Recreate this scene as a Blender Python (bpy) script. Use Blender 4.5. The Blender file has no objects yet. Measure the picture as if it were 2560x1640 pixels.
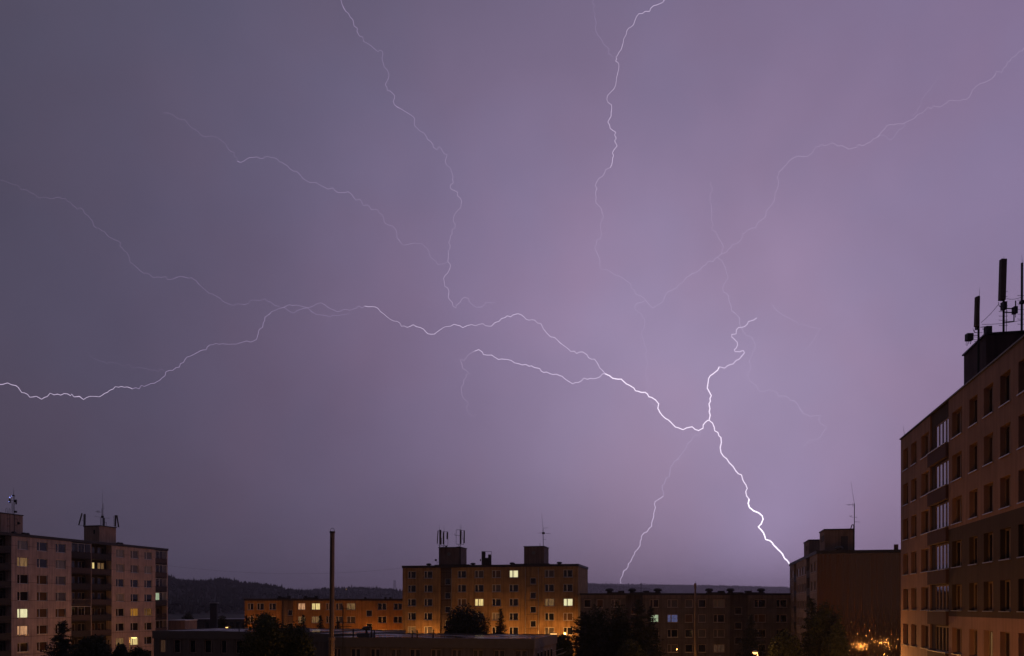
import bpy, math, random
import numpy as np
from mathutils import Vector, Matrix
R = math.radians
random.seed(7); rng = np.random.default_rng(7)
S = bpy.context.scene
col = S.collection

# ------------------------------------------------------------------ camera
F = 2100.0; CX = 1280.0; HY = 1517.0; CZ = 11.0      # focal length, centre and horizon (in 2560 px units), eye height
cd = bpy.data.cameras.new('camera'); cam = bpy.data.objects.new('camera', cd); col.objects.link(cam)
cam.location = (0, 0, CZ); cam.rotation_euler = (R(90), 0, 0)
cd.sensor_width = 36; cd.sensor_fit = 'HORIZONTAL'; cd.lens = 36*F/2560
cd.shift_y = (HY-820)/2560; cd.clip_start = .5; cd.clip_end = 30000
S.camera = cam
S.render.resolution_x = 1024; S.render.resolution_y = 656
S.view_settings.view_transform = 'Standard'; S.view_settings.look = 'None'
S.view_settings.exposure = 0; S.view_settings.gamma = 1

# ------------------------------------------------------------------ night sky: dim Nishita dusk + storm cloud lit from inside by lightning
w = bpy.data.worlds.new('World'); S.world = w; w.use_nodes = True
nt = w.node_tree; N = nt.nodes; Lk = nt.links; N.clear()
out = N.new('ShaderNodeOutputWorld'); bg = N.new('ShaderNodeBackground'); Lk.new(bg.outputs[0], out.inputs[0])
tc = N.new('ShaderNodeTexCoord')
nrm = N.new('ShaderNodeVectorMath'); nrm.operation = 'NORMALIZE'; Lk.new(tc.outputs['Generated'], nrm.inputs[0])
LOBES = [((0.6749, 0.6384, 0.37), 4, (0.1724, 0.127, 0.2311)),
 ((-0.5456, 0.7251, 0.4202), 3, (0.0111, 0.0180, 0.0100)),
 ((0.2134, 0.9537, 0.2121), 40, (0.1301, 0.1039, 0.1464)),
 ((0.3031, 0.95, 0.0755), 160, (0.045, 0.027, 0.060)),
 ((0.2890, 0.9540, 0.0800), 900, (0.05, 0.04, 0.06)),
 ((-0.0363, 0.9525, 0.3025), 30, (0.0698, 0.0409, 0.0742)),
 ((0.4555, 0.8541, 0.2509), 7, (0.0126, 0.0121, 0.0072)),
 ((0.0079, 0.8289, 0.5593), 7, (0.018, 0.027, 0.043)),
 ((-0.3988, 0.8546, 0.3325), 7, (0.0127, 0.002, 0.027)),
 ((0.3805, 0.7834, 0.4913), 9, (0.0066, 0.0, 0.0166)),
 ((0.291, .9115, .2895), 14, (0.045, 0.024, 0.030))]
BASE = (0.0403, 0.0318, 0.0455)
prev = None
for d, k, c in LOBES:
    dot = N.new('ShaderNodeVectorMath'); dot.operation = 'DOT_PRODUCT'
    v = Vector(d).normalized(); dot.inputs[1].default_value = v; Lk.new(nrm.outputs[0], dot.inputs[0])
    m1 = N.new('ShaderNodeMath'); m1.operation = 'MULTIPLY_ADD'; m1.inputs[1].default_value = k; m1.inputs[2].default_value = -k
    Lk.new(dot.outputs['Value'], m1.inputs[0])
    ex = N.new('ShaderNodeMath'); ex.operation = 'EXPONENT'; Lk.new(m1.outputs[0], ex.inputs[0])
    sc = N.new('ShaderNodeVectorMath'); sc.operation = 'SCALE'; sc.inputs[0].default_value = c
    Lk.new(ex.outputs[0], sc.inputs['Scale'])
    ad = N.new('ShaderNodeVectorMath'); ad.operation = 'ADD'
    if prev is None: ad.inputs[0].default_value = BASE
    else: Lk.new(prev, ad.inputs[0])
    Lk.new(sc.outputs[0], ad.inputs[1]); prev = ad.outputs[0]
# faint mottling of the cloud
def world_noise(scale, lo, hi, detail, prev, dist=0.):
    nz = N.new('ShaderNodeTexNoise'); nz.inputs['Scale'].default_value = scale; nz.inputs['Detail'].default_value = detail
    nz.inputs['Distortion'].default_value = dist
    Lk.new(nrm.outputs[0], nz.inputs['Vector'])
    mr = N.new('ShaderNodeMapRange'); mr.inputs[1].default_value = .3; mr.inputs[2].default_value = .7
    mr.inputs[3].default_value = lo; mr.inputs[4].default_value = hi; Lk.new(nz.outputs[0], mr.inputs[0])
    sc = N.new('ShaderNodeVectorMath'); sc.operation = 'SCALE'; Lk.new(prev, sc.inputs[0]); Lk.new(mr.outputs[0], sc.inputs['Scale'])
    return sc.outputs[0]
prev = world_noise(3.2, .93, 1.07, 3, prev, .4)
prev = world_noise(9, .965, 1.035, 4, prev)
# hue drift between blue-violet and pink-violet
nz = N.new('ShaderNodeTexNoise'); nz.inputs['Scale'].default_value = 5.5; nz.inputs['Detail'].default_value = 4
Lk.new(nrm.outputs[0], nz.inputs['Vector'])
mx = N.new('ShaderNodeMix'); mx.data_type = 'RGBA'
mr = N.new('ShaderNodeMapRange'); mr.inputs[1].default_value = .4; mr.inputs[2].default_value = .6; Lk.new(nz.outputs[0], mr.inputs[0])
Lk.new(mr.outputs[0], mx.inputs[0]); mx.inputs[6].default_value = (.965, .995, 1.02, 1); mx.inputs[7].default_value = (1.015, .985, .995, 1)
mu = N.new('ShaderNodeVectorMath'); mu.operation = 'MULTIPLY'; Lk.new(prev, mu.inputs[0]); Lk.new(mx.outputs[2], mu.inputs[1]); prev = mu.outputs[0]
sky = N.new('ShaderNodeTexSky'); sky.sky_type = 'NISHITA'; sky.sun_disc = False; sky.sun_elevation = R(0); sky.sun_rotation = R(200)
ss = N.new('ShaderNodeVectorMath'); ss.operation = 'SCALE'; ss.inputs['Scale'].default_value = .002; Lk.new(sky.outputs[0], ss.inputs[0])
ad = N.new('ShaderNodeVectorMath'); ad.operation = 'ADD'; Lk.new(prev, ad.inputs[0]); Lk.new(ss.outputs[0], ad.inputs[1])
Lk.new(ad.outputs[0], bg.inputs['Color']); bg.inputs['Strength'].default_value = 1.0

# ------------------------------------------------------------------ materials
MC = {}
def nodes_of(name):
    m = bpy.data.materials.new(name); m.use_nodes = True
    return m, m.node_tree.nodes, m.node_tree.links, m.node_tree.nodes['Principled BSDF']
def mat(name, c, rough=.7, metal=0, spec=.4, var=.18, scale=1.5, bump=0., rvar=0.):
    if name in MC: return MC[name]
    m, n, l, b = nodes_of(name)
    b.inputs['Roughness'].default_value = rough; b.inputs['Metallic'].default_value = metal
    b.inputs['Specular IOR Level'].default_value = spec
    t = n.new('ShaderNodeTexCoord'); z = n.new('ShaderNodeTexNoise'); z.inputs['Scale'].default_value = scale; z.inputs['Detail'].default_value = 6
    l.new(t.outputs['Object'], z.inputs['Vector'])
    mx = n.new('ShaderNodeMix'); mx.data_type = 'RGBA'; l.new(z.outputs[0], mx.inputs[0])
    mx.inputs[6].default_value = [x*(1-var) for x in c]+[1]; mx.inputs[7].default_value = [min(1, x*(1+var)) for x in c]+[1]
    l.new(mx.outputs[2], b.inputs['Base Color'])
    if bump:
        bp = n.new('ShaderNodeBump'); bp.inputs['Strength'].default_value = bump; bp.inputs['Distance'].default_value = .05
        l.new(z.outputs[0], bp.inputs['Height']); l.new(bp.outputs[0], b.inputs['Normal'])
    if rvar:
        mr = n.new('ShaderNodeMapRange'); mr.inputs[1].default_value = .35; mr.inputs[2].default_value = .65
        mr.inputs[3].default_value = max(.02, rough-rvar); mr.inputs[4].default_value = rough+rvar
        l.new(z.outputs[0], mr.inputs[0]); l.new(mr.outputs[0], b.inputs['Roughness'])
    MC[name] = m; return m
def wallmat(name, c, bw=3.0, rh=2.8, ox=0., oz=0., joint=.035, jd=.45, rough=.85, stain=.35):
    """painted concrete panels: UV is in metres on the wall, joints from a brick texture, rain streaks from stretched noise"""
    if name in MC: return MC[name]
    m, n, l, b = nodes_of(name); b.inputs['Roughness'].default_value = rough; b.inputs['Specular IOR Level'].default_value = .25
    uv = n.new('ShaderNodeUVMap'); mp = n.new('ShaderNodeMapping'); mp.inputs['Location'].default_value = (ox, oz, 0)
    l.new(uv.outputs[0], mp.inputs[0])
    br = n.new('ShaderNodeTexBrick'); br.offset = 0; br.squash = 1
    br.inputs['Scale'].default_value = 1; br.inputs['Mortar Size'].default_value = joint; br.inputs['Mortar Smooth'].default_value = .2
    br.inputs['Brick Width'].default_value = bw; br.inputs['Row Height'].default_value = rh; br.inputs['Bias'].default_value = 0
    br.inputs['Color1'].default_value = [x*.95 for x in c]+[1]; br.inputs['Color2'].default_value = [min(1, x*1.05) for x in c]+[1]
    br.inputs['Mortar'].default_value = [x*jd for x in c]+[1]
    l.new(mp.outputs[0], br.inputs['Vector'])
    z1 = n.new('ShaderNodeTexNoise'); z1.inputs['Scale'].default_value = .6; z1.inputs['Detail'].default_value = 8; l.new(uv.outputs[0], z1.inputs['Vector'])
    m2 = n.new('ShaderNodeMapping'); m2.inputs['Scale'].default_value = (2.4, .16, 1); l.new(uv.outputs[0], m2.inputs[0])
    z2 = n.new('ShaderNodeTexNoise'); z2.inputs['Scale'].default_value = 1.2; z2.inputs['Detail'].default_value = 7; l.new(m2.outputs[0], z2.inputs['Vector'])
    pr = br.outputs['Color']
    for z, a in ((z1, stain*.6), (z2, stain)):
        mr = n.new('ShaderNodeMapRange'); mr.inputs[1].default_value = .3; mr.inputs[2].default_value = .65
        mr.inputs[3].default_value = 1-a; mr.inputs[4].default_value = 1.05; l.new(z.outputs[0], mr.inputs[0])
        v = n.new('ShaderNodeVectorMath'); v.operation = 'SCALE'; l.new(pr, v.inputs[0]); l.new(mr.outputs[0], v.inputs['Scale']); pr = v.outputs[0]
    l.new(pr, b.inputs['Base Color'])
    bp = n.new('ShaderNodeBump'); bp.inputs['Strength'].default_value = .25; bp.inputs['Distance'].default_value = .02
    z3 = n.new('ShaderNodeTexNoise'); z3.inputs['Scale'].default_value = 14; l.new(uv.outputs[0], z3.inputs['Vector'])
    l.new(z3.outputs[0], bp.inputs['Height']); l.new(bp.outputs[0], b.inputs['Normal'])
    MC[name] = m; return m
def emis(name, c, s, var=0., scale=(8, 1, 1), detail=3):
    if name in MC: return MC[name]
    m = bpy.data.materials.new(name); m.use_nodes = True; n = m.node_tree.nodes; l = m.node_tree.links; n.clear()
    o = n.new('ShaderNodeOutputMaterial'); e = n.new('ShaderNodeEmission'); l.new(e.outputs[0], o.inputs[0])
    e.inputs[0].default_value = (*c, 1); e.inputs[1].default_value = s
    if var:
        t = n.new('ShaderNodeTexCoord'); mp = n.new('ShaderNodeMapping'); mp.inputs['Scale'].default_value = scale
        z = n.new('ShaderNodeTexNoise'); z.inputs['Scale'].default_value = 1; z.inputs['Detail'].default_value = detail
        l.new(t.outputs['Object'], mp.inputs[0]); l.new(mp.outputs[0], z.inputs['Vector'])
        mr = n.new('ShaderNodeMapRange'); mr.inputs[1].default_value = .35; mr.inputs[2].default_value = .65
        mr.inputs[3].default_value = s*(1-var); mr.inputs[4].default_value = s*(1+var*.5); l.new(z.outputs[0], mr.inputs[0]); l.new(mr.outputs[0], e.inputs[1])
    MC[name] = m; return m
def glass():
    if 'window_glass' in MC: return MC['window_glass']
    m = bpy.data.materials.new('window_glass'); m.use_nodes = True; n = m.node_tree.nodes; l = m.node_tree.links; n.clear()
    o = n.new('ShaderNodeOutputMaterial'); mx = n.new('ShaderNodeMixShader'); t = n.new('ShaderNodeBsdfTransparent'); g = n.new('ShaderNodeBsdfGlossy')
    g.inputs['Roughness'].default_value = .03; f = n.new('ShaderNodeFresnel'); f.inputs[0].default_value = 1.5
    t.inputs[0].default_value = (.93, .94, .93, 1)
    ge = n.new('ShaderNodeNewGeometry'); iv = n.new('ShaderNodeMath'); iv.operation = 'SUBTRACT'; iv.inputs[0].default_value = 1; l.new(ge.outputs['Backfacing'], iv.inputs[1])
    mm = n.new('ShaderNodeMath'); mm.operation = 'MULTIPLY'; l.new(iv.outputs[0], mm.inputs[0]); l.new(f.outputs[0], mm.inputs[1])
    l.new(mm.outputs[0], mx.inputs[0]); l.new(t.outputs[0], mx.inputs[1]); l.new(g.outputs[0], mx.inputs[2]); l.new(mx.outputs[0], o.inputs[0])
    MC['window_glass'] = m; return m
DG = lambda: mat('dark_window_glass', (.012, .012, .016), .06, 0, .6, var=.3, scale=.7)
M_frame = lambda: mat('white_window_frame', (.62, .58, .54), .5)
M_dullframe = lambda: mat('dull_window_frame', (.50, .38, .32), .6)
M_lowframe = lambda: mat('dark_window_frame', (.34, .27, .23), .6)
M_sill = lambda: mat('metal_sill', (.45, .44, .44), .35, .6)
M_roof = lambda: mat('bitumen_roof', (.035, .033, .035), .55, scale=2, bump=.3)
M_steel = lambda: mat('dark_galvanised_steel', (.045, .045, .05), .5, .6)
M_panel = lambda: mat('antenna_plastic', (.07, .065, .06), .6)
M_black = lambda: mat('black_cable', (.015, .015, .017), .6)

# ------------------------------------------------------------------ mesh helpers
class MB:
    def __init__(s): s.v = []; s.f = []; s.m = []; s.uv = {}
    def quad(s, a, b, c, d, m=0, uv=None):
        i = len(s.v); s.v += [a, b, c, d]; s.f.append((i, i+1, i+2, i+3)); s.m.append(m)
        if uv: s.uv[len(s.f)-1] = uv
    def box(s, x0, x1, y0, y1, z0, z1, m=0):
        i = len(s.v)
        s.v += [(x0, y0, z0), (x1, y0, z0), (x1, y1, z0), (x0, y1, z0), (x0, y0, z1), (x1, y0, z1), (x1, y1, z1), (x0, y1, z1)]
        uvf = [((x0, z0), (x1, z0), (x1, z1), (x0, z1)), ((y0, z0), (y1, z0), (y1, z1), (y0, z1)), ((x1, z0), (x0, z0), (x0, z1), (x1, z1)),
               ((y1, z0), (y0, z0), (y0, z1), (y1, z1)), ((x0, y0), (x1, y0), (x1, y1), (x0, y1)), ((x0, y0), (x1, y0), (x1, y1), (x0, y1))]
        for k, q in enumerate([(0, 1, 5, 4), (1, 2, 6, 5), (2, 3, 7, 6), (3, 0, 4, 7), (4, 5, 6, 7), (3, 2, 1, 0)]):
            s.f.append(tuple(i+t for t in q)); s.m.append(m); s.uv[len(s.f)-1] = uvf[k]
        return s
    def obox(s, c, ax, ay, az, m=0):
        """oriented box: centre + half-axis vectors"""
        c, ax, ay, az = map(Vector, (c, ax, ay, az)); i = len(s.v)
        s.v += [tuple(c+sx*ax+sy*ay+sz*az) for sz in (-1, 1) for sx, sy in ((-1, -1), (1, -1), (1, 1), (-1, 1))]
        for q in [(0, 1, 5, 4), (1, 2, 6, 5), (2, 3, 7, 6), (3, 0, 4, 7), (4, 5, 6, 7), (3, 2, 1, 0)]:
            s.f.append(tuple(i+t for t in q)); s.m.append(m)
        return s
    def cyl(s, p, q, r0, r1=None, n=10, m=0, cap=True):
        r1 = r0 if r1 is None else r1; p, q = Vector(p), Vector(q); d = (q-p).normalized()
        a = d.orthogonal().normalized(); b = d.cross(a); i = len(s.v)
        for c, r in ((p, r0), (q, r1)):
            for k in range(n):
                t = 2*math.pi*k/n; s.v.append(tuple(c+a*math.cos(t)*r+b*math.sin(t)*r))
        for k in range(n):
            s.f.append((i+k, i+(k+1) % n, i+n+(k+1) % n, i+n+k)); s.m.append(m)
        if cap:
            s.f.append(tuple(i+n-1-k for k in range(n))); s.m.append(m); s.f.append(tuple(i+n+k for k in range(n))); s.m.append(m)
        return s
    def tube(s, pts, r, n=6, m=0):
        for k in range(len(pts)-1): s.cyl(pts[k], pts[k+1], r, n=n, m=m)
        return s
    def lathe(s, c, prof, n=14, m=0):
        i = len(s.v)
        for r, z in prof:
            for k in range(n):
                t = 2*math.pi*k/n; s.v.append((c[0]+math.cos(t)*r, c[1]+math.sin(t)*r, c[2]+z))
        for j in range(len(prof)-1):
            for k in range(n):
                s.f.append((i+j*n+k, i+j*n+(k+1) % n, i+(j+1)*n+(k+1) % n, i+(j+1)*n+k)); s.m.append(m)
        return s
    def build(s, name, mats, parent=None, smooth=False, label=None):
        me = bpy.data.meshes.new(name); me.from_pydata(s.v, [], s.f)
        for m in (mats if isinstance(mats, (list, tuple)) else [mats]): me.materials.append(m)
        me.polygons.foreach_set('material_index', s.m)
        if s.uv:
            ul = me.uv_layers.new(name='UVMap')
            for fi, uv in s.uv.items():
                p = me.polygons[fi]
                for k, li in enumerate(p.loop_indices): ul.data[li].uv = uv[k]
        if smooth: me.polygons.foreach_set('use_smooth', [True]*len(s.f))
        me.update(); o = bpy.data.objects.new(name, me); col.objects.link(o)
        if parent: o.parent = parent
        if label: o['label'] = label
        return o
def tag(o, label, cat, group=None):
    o['label'] = label; o['category'] = cat
    if group: o['group'] = group
    return o
def thing(name, label, cat, loc, rz=0, group=None):
    o = bpy.data.objects.new(name, None); col.objects.link(o); o.location = loc; o.rotation_euler = (0, 0, rz); o.empty_display_size = .5
    return tag(o, label, cat, group)
def W(px, py, Y): return Vector(((px-CX)/F*Y, Y, CZ+(HY-py)/F*Y))      # point seen at a photo position, at a chosen distance

class Fr:
    """a facade plane: origin on the ground, direction along it; gives metres along / up it"""
    def __init__(s, px0, Y0, ang):
        s.O = Vector(((px0-CX)/F*Y0, Y0)); s.a = ang; s.u = Vector((math.cos(ang), math.sin(ang))); s.n = Vector((-s.u.y, s.u.x))
    def st(s, px, d=0):
        r = Vector(((px-CX)/F, 1)); o = s.O+s.n*d
        k = -(o.x*r.y-o.y*r.x)/(s.u.x*r.y-s.u.y*r.x); return k, (o+s.u*k).y
    def s(s, px, d=0): return s.st(px, d)[0]
    def z(s, px, py, d=0): return CZ+(HY-py)/F*s.st(px, d)[1]
    def world(s, x, d, z): p = s.O+s.u*x+s.n*d; return Vector((p.x, p.y, z))
    def root(s, name, label, cat, group=None): return thing(name, label, cat, (s.O.x, s.O.y, 0), s.a, group)

def facade(mb, s0, s1, z0, z1, d, holes, rv, m=0, mr=None):
    """wall front with real openings and their reveals"""
    mr = m if mr is None else mr
    xs = sorted({s0, s1, *[h[0] for h in holes], *[h[1] for h in holes]}); zs = sorted({z0, z1, *[h[2] for h in holes], *[h[3] for h in holes]})
    for i in range(len(xs)-1):
        for j in range(len(zs)-1):
            cx, cz = (xs[i]+xs[i+1])/2, (zs[j]+zs[j+1])/2
            if any(h[0] < cx < h[1] and h[2] < cz < h[3] for h in holes): continue
            a, b, c, e = xs[i], xs[i+1], zs[j], zs[j+1]
            mb.quad((a, d, c), (b, d, c), (b, d, e), (a, d, e), m, ((a, c), (b, c), (b, e), (a, e)))
    for a, b, c, e in [h[:4] for h in holes]:
        y = d+rv
        mb.quad((a, d, c), (a, d, e), (a, y, e), (a, y, c), mr, ((a, c), (a, e), (a+.1, e), (a+.1, c)))
        mb.quad((b, y, c), (b, y, e), (b, d, e), (b, d, c), mr, ((b, c), (b, e), (b+.1, e), (b+.1, c)))
        mb.quad((a, d, e), (b, d, e), (b, y, e), (a, y, e), mr, ((a, e), (b, e), (b, e+.1), (a, e+.1)))
        mb.quad((a, y, c), (b, y, c), (b, d, c), (a, d, c), mr, ((a, c), (b, c), (b, c+.1), (a, c+.1)))
def curtain_mesh(a, b, c, e, y, amp=.03, pitch=.22):
    mb = MB(); n = max(4, int((b-a)/pitch*4)); P = []
    for k in range(n+1):
        t = a+(b-a)*k/n; P.append((t, y+amp*math.sin(2*math.pi*(t-a)/pitch+math.sin(t*3)*.8)))
    for k in range(n):
        mb.quad((P[k][0], P[k][1], c), (P[k+1][0], P[k+1][1], c), (P[k+1][0], P[k+1][1], e), (P[k][0], P[k][1], e))
        mb.quad((P[k][0], P[k][1]+.012, c), (P[k][0], P[k][1]+.012, e), (P[k+1][0], P[k+1][1]+.012, e), (P[k+1][0], P[k+1][1]+.012, c))
    return mb
def window(par, a, b, c, e, d, rv, style='dark', mull=(.36,), fw=.08, frame=None, sill=True, label=None, trans=False):
    f = MB(); y0, y1 = d+rv-.07, d+rv+.01
    f.box(a, b, y0, y1, c, c+fw).box(a, b, y0, y1, e-fw, e).box(a, a+fw, y0, y1, c+fw, e-fw).box(b-fw, b, y0, y1, c+fw, e-fw)
    for m in mull:
        x = a+(b-a)*m; f.box(x-fw*.8, x+fw*.8, y0-.004, y1, c+fw, e-fw)
    if trans: f.box(a+fw, b-fw, y0+.006, y1, c+(e-c)*.52-.02, c+(e-c)*.52+.02)
    wo = f.build('window', frame or M_frame(), par, label=label)
    g = MB().box(a+fw*.7, b-fw*.7, d+rv-.04, d+rv-.03, c+fw*.7, e-fw*.7)
    if style == 'dark': g.build('pane', DG(), wo)
    elif style == 'dusty': g.build('pane', mat('dusty_glass', (.02, .02, .024), .4, 0, .4), wo)
    elif style == 'mirror': g.build('pane', mat('reflective_glazing', (.42, .40, .42), .05, 1, var=.03), wo)
    else:
        g.build('pane', glass(), wo)
        cm = {'cloth': lambda: mat('grey_curtain', (.20, .17, .16), .9), 'net': lambda: mat('pale_net_curtain', (.42, .38, .34), .9),
              'brown': lambda: mat('brown_curtain', (.22, .12, .06), .9)}.get(style)
        cm = cm() if cm else MC[style]
        curtain_mesh(a, b, c, e, d+rv+.06).build('curtain', cm, wo)
    if sill: MB().box(a-.06, b+.06, d-.07, d+.05, c-.045, c+.004).build('sill', M_sill(), wo)
    return wo
emis('warm_yellow_lit_curtain', (1.0, .74, .30), .95, .35, (5, 5, .6))
emis('bright_cream_lit_curtain', (1.0, .90, .52), 1.05, .25, (7, 7, .5))
emis('peach_lit_curtain', (1.0, .50, .26), .62, .4, (4, 4, 1))
emis('orange_lit_curtain', (1.0, .42, .06), .34, .4, (6, 6, .6))
emis('dim_orange_lit_curtain', (1.0, .45, .14), .12, .6, (5, 5, 2))
emis('dim_amber_lit_curtain', (1.0, .55, .22), .2, .5, (5, 5, .8))
emis('greenish_white_lit_curtain', (.78, .95, .62), .5, .3, (6, 6, .8))
emis('bluish_lit_curtain', (.35, .36, .8), .22, .5, (5, 5, 1.4))

def building_shell(root, L, D, H, sections, mats, z0=0, roofmat=None, fascia=.35, over=.12, rv=.18):
    """sections: (s0, s1, depth, mat index, holes)"""
    mb = MB()
    for k, (a, b, d, m, holes) in enumerate(sections):
        facade(mb, a, b, z0, H, d, holes, rv, m)
        if k:
            pd = sections[k-1][2]
            if pd != d:
                mm = sections[k-1][3] if pd < d else m
                mb.quad((a, pd, z0), (a, d, z0), (a, d, H), (a, pd, H), mm, ((pd, z0), (d, z0), (d, H), (pd, H)))
    a0, d0 = sections[0][0], sections[0][2]; a1, d1 = sections[-1][1], sections[-1][2]; m0 = sections[0][3]; m1 = sections[-1][3]
    mb.quad((a0, D, z0), (a0, d0, z0), (a0, d0, H), (a0, D, H), m0, ((0, z0), (D, z0), (D, H), (0, H)))
    mb.quad((a1, d1, z0), (a1, D, z0), (a1, D, H), (a1, d1, H), m1, ((0, z0), (D, z0), (D, H), (0, H)))
    mb.quad((a1, D, z0), (a0, D, z0), (a0, D, H), (a1, D, H), m0, ((a1, z0), (a0, z0), (a0, H), (a1, H)))
    mb.build('wall', mats, root)
    r = MB(); o = over
    r.box(a0-o, a1+o, -o, D+o, H, H+fascia)
    r.box(a0-o, a1+o, -o, -o+.25, H+fascia+.003, H+fascia+.12).box(a0-o, a1+o, D+o-.25, D+o, H+fascia+.003, H+fascia+.12)
    r.box(a0-o, a0-o+.25, -o+.253, D+o-.253, H+fascia+.003, H+fascia+.12).box(a1+o-.25, a1+o, -o+.253, D+o-.253, H+fascia+.003, H+fascia+.12)
    rf = r.build('roof', roofmat or M_roof(), root)
    return rf, H+fascia
def vent(par, x, y, z, r=.5, h=.75):
    m = MB(); m.lathe((x, y, z), [(r*.62, 0), (r*.62, h*.45), (r, h*.5), (r*1.02, h*.72), (r*.75, h*.95), (r*.2, h*1.05), (0.01, h*1.06)], 12)
    return m.build('roof_vent', M_roof(), par)
def lift_house(root, x0, x1, y0, y1, z0, z1, m, door=None, slots=None, hatch=None):
    mb = MB(); mb.box(x0, x1, y0, y1, z0, z1); o = mb.build('lift_housing', m, root)
    MB().box(x0-.1, x1+.1, y0-.1, y1+.1, z1+.002, z1+.16).build('cap', M_roof(), o)
    if door: MB().box(door[0], door[1], y0-.05, y0-.002, z0+.05, door[2]).build('door', mat('dark_metal_door', (.05, .05, .055), .5), o)
    if slots:
        for t in slots: MB().box(x0-.04, x0-.002, t, t+.35, z1-1.5, z1-.7).build('vent_slot', mat('dark_slot', (.02, .02, .02), .7), o)
    if hatch: MB().cyl((hatch[0], y0-.002, hatch[1]), (hatch[0], y0-.10, hatch[1]), .38, n=14).build('round_vent', mat('pale_fan', (.18, .18, .17), .5), o)
    return o
G = R(12.55)
d1 = Vector((math.sin(G), math.cos(G)))

# ------------------------------------------------------------------ ground, hills, forest
def struct(o): o['kind'] = 'structure'; return o
g = MB(); g.quad((-6200, -400, 0), (6200, -400, 0), (6200, 6900, 0), (-6200, 6900, 0))
struct(g.build('ground', mat('dark_grass_ground', (.025, .03, .018), .95, scale=.05, var=.35)))
def hill(name, pts, Yr, foot, back=400, extra=None):
    """ridge profile seen at photo points, at distance Yr, sloping down to the plain"""
    xs = np.array([p[0] for p in pts], float); ys = np.array([p[1] for p in pts], float)
    X = (xs-CX)/F*Yr; Z = CZ+(HY-ys)/F*Yr
    n = 140; gx = np.linspace(X[0], X[-1], n); gz = np.interp(gx, X, Z)
    T = [(-foot, 0), (-foot*.75, .12), (-foot*.5, .36), (-foot*.25, .70), (-foot*.08, .93), (0, 1.), (back*.5, .8), (back, 0)]
    mb = MB(); k = len(T)
    for i in range(n):
        for j, (dy, t) in enumerate(T):
            wob = 1+.06*math.sin(gx[i]*.011+j*1.7) if 0 < j < 5 else 1
            mb.v.append((gx[i], Yr+dy, max(-.5, gz[i]*t*wob if t else -.5)))
    for i in range(n-1):
        for j in range(k-1):
            mb.f.append((i*k+j, (i+1)*k+j, (i+1)*k+j+1, i*k+j+1)); mb.m.append(0)
    o = struct(mb.build(name, mat('hill_soil', (.005, .006, .004), .95, scale=.02), smooth=True))
    return (gx, gz, T, Yr, foot)
def forest(name, hl, count, hmin, hmax, label):
    gx, gz, T, Yr, foot = hl; V = []; Fc = []
    for _ in range(count):
        x = random.uniform(gx[0], gx[-1]); dy = -foot*random.random()**1.9 if random.random() < .7 else -random.uniform(0, 25)
        t = np.interp(dy, [q[0] for q in T], [q[1] for q in T]); z = float(np.interp(x, gx, gz))*t
        h = random.uniform(hmin, hmax)*(1.25 if random.random() < .06 else 1); y = Yr+dy; i = len(V); r = h*random.uniform(.15, .24)
        z -= hmax*.38*t
        if random.random() < .6:
            for tier, (zb, zt, rr) in enumerate(((.1, .62, 1), (.4, .84, .68), (.68, 1., .4))):
                i = len(V); a0 = random.random()*6
                for q in range(5): V.append((x+math.cos(a0+q*1.257)*r*rr, y+math.sin(a0+q*1.257)*r*rr, z+h*zb+random.uniform(-.4, .4)))
                V.append((x+random.uniform(-.2, .2), y, z+h*zt)); Fc += [(i+q, i+(q+1) % 5, i+5) for q in range(5)]
        else:
            r *= 1.7; h *= .85
            for _q in range(4):
                i = len(V); ox, oz = random.uniform(-.5, .5)*r, random.uniform(.35, .8)*h; rr = r*random.uniform(.45, .75)
                for q in range(5): V.append((x+ox+math.cos(q*1.257)*rr, y+math.sin(q*1.257)*rr, z+oz+random.uniform(-.6, .6)))
                V.append((x+ox, y, z+oz+rr*random.uniform(.7, 1.1))); V.append((x+ox, y, z+oz-rr*.8))
                Fc += [(i+q, i+(q+1) % 5, i+5) for q in range(5)]+[(i+(q+1) % 5, i+q, i+6) for q in range(5)]
    me = bpy.data.meshes.new(name); me.from_pydata(V, [], Fc); me.materials.append(mat('forest_foliage', (.016, .022, .013), .9, scale=.1))
    o = bpy.data.objects.new(name, me); col.objects.link(o); o['kind'] = 'stuff'; o['label'] = label; o['category'] = 'forest'
hA = hill('hill', [(-260, 1445), (0, 1436), (250, 1438), (395, 1443), (420, 1449), (460, 1456), (500, 1459), (529, 1458), (560, 1452), (606, 1462), (646, 1467), (686, 1470), (713, 1478), (753, 1484), (800, 1492), (850, 1510)], 2000, 900)
forest('forest', hA, 8500, 8, 20, 'dark spruce forest covering the hill right of the pale flats')
hB = hill('hill', [(640, 1500), (720, 1488), (753, 1482), (793, 1477), (846, 1475), (886, 1473), (926, 1474), (966, 1477), (1003, 1481), (1060, 1490), (1130, 1510)], 2700, 700)
forest('forest', hB, 3200, 9, 21, 'round topped wood on the middle hill behind the tall chimney')
hC = hill('hill', [(1300, 1462), (1450, 1463), (1500, 1465), (1560, 1468), (1610, 1473), (1650, 1480), (1700, 1500)], 4200, 900)
forest('forest', hC, 2400, 12, 20, 'nearer forested slope on the left of the far hills')
hD = hill('hill', [(1250, 1456), (1400, 1458), (1470, 1460), (1540, 1462.5), (1600, 1463), (1660, 1464), (1740, 1464.5), (1800, 1466), (1880, 1468), (1960, 1470), (2100, 1472), (2300, 1475)], 6000, 1200, 500)
forest('forest', hD, 6000, 13, 24, 'hazy forested ridge on the horizon behind the dark flats')

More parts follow.
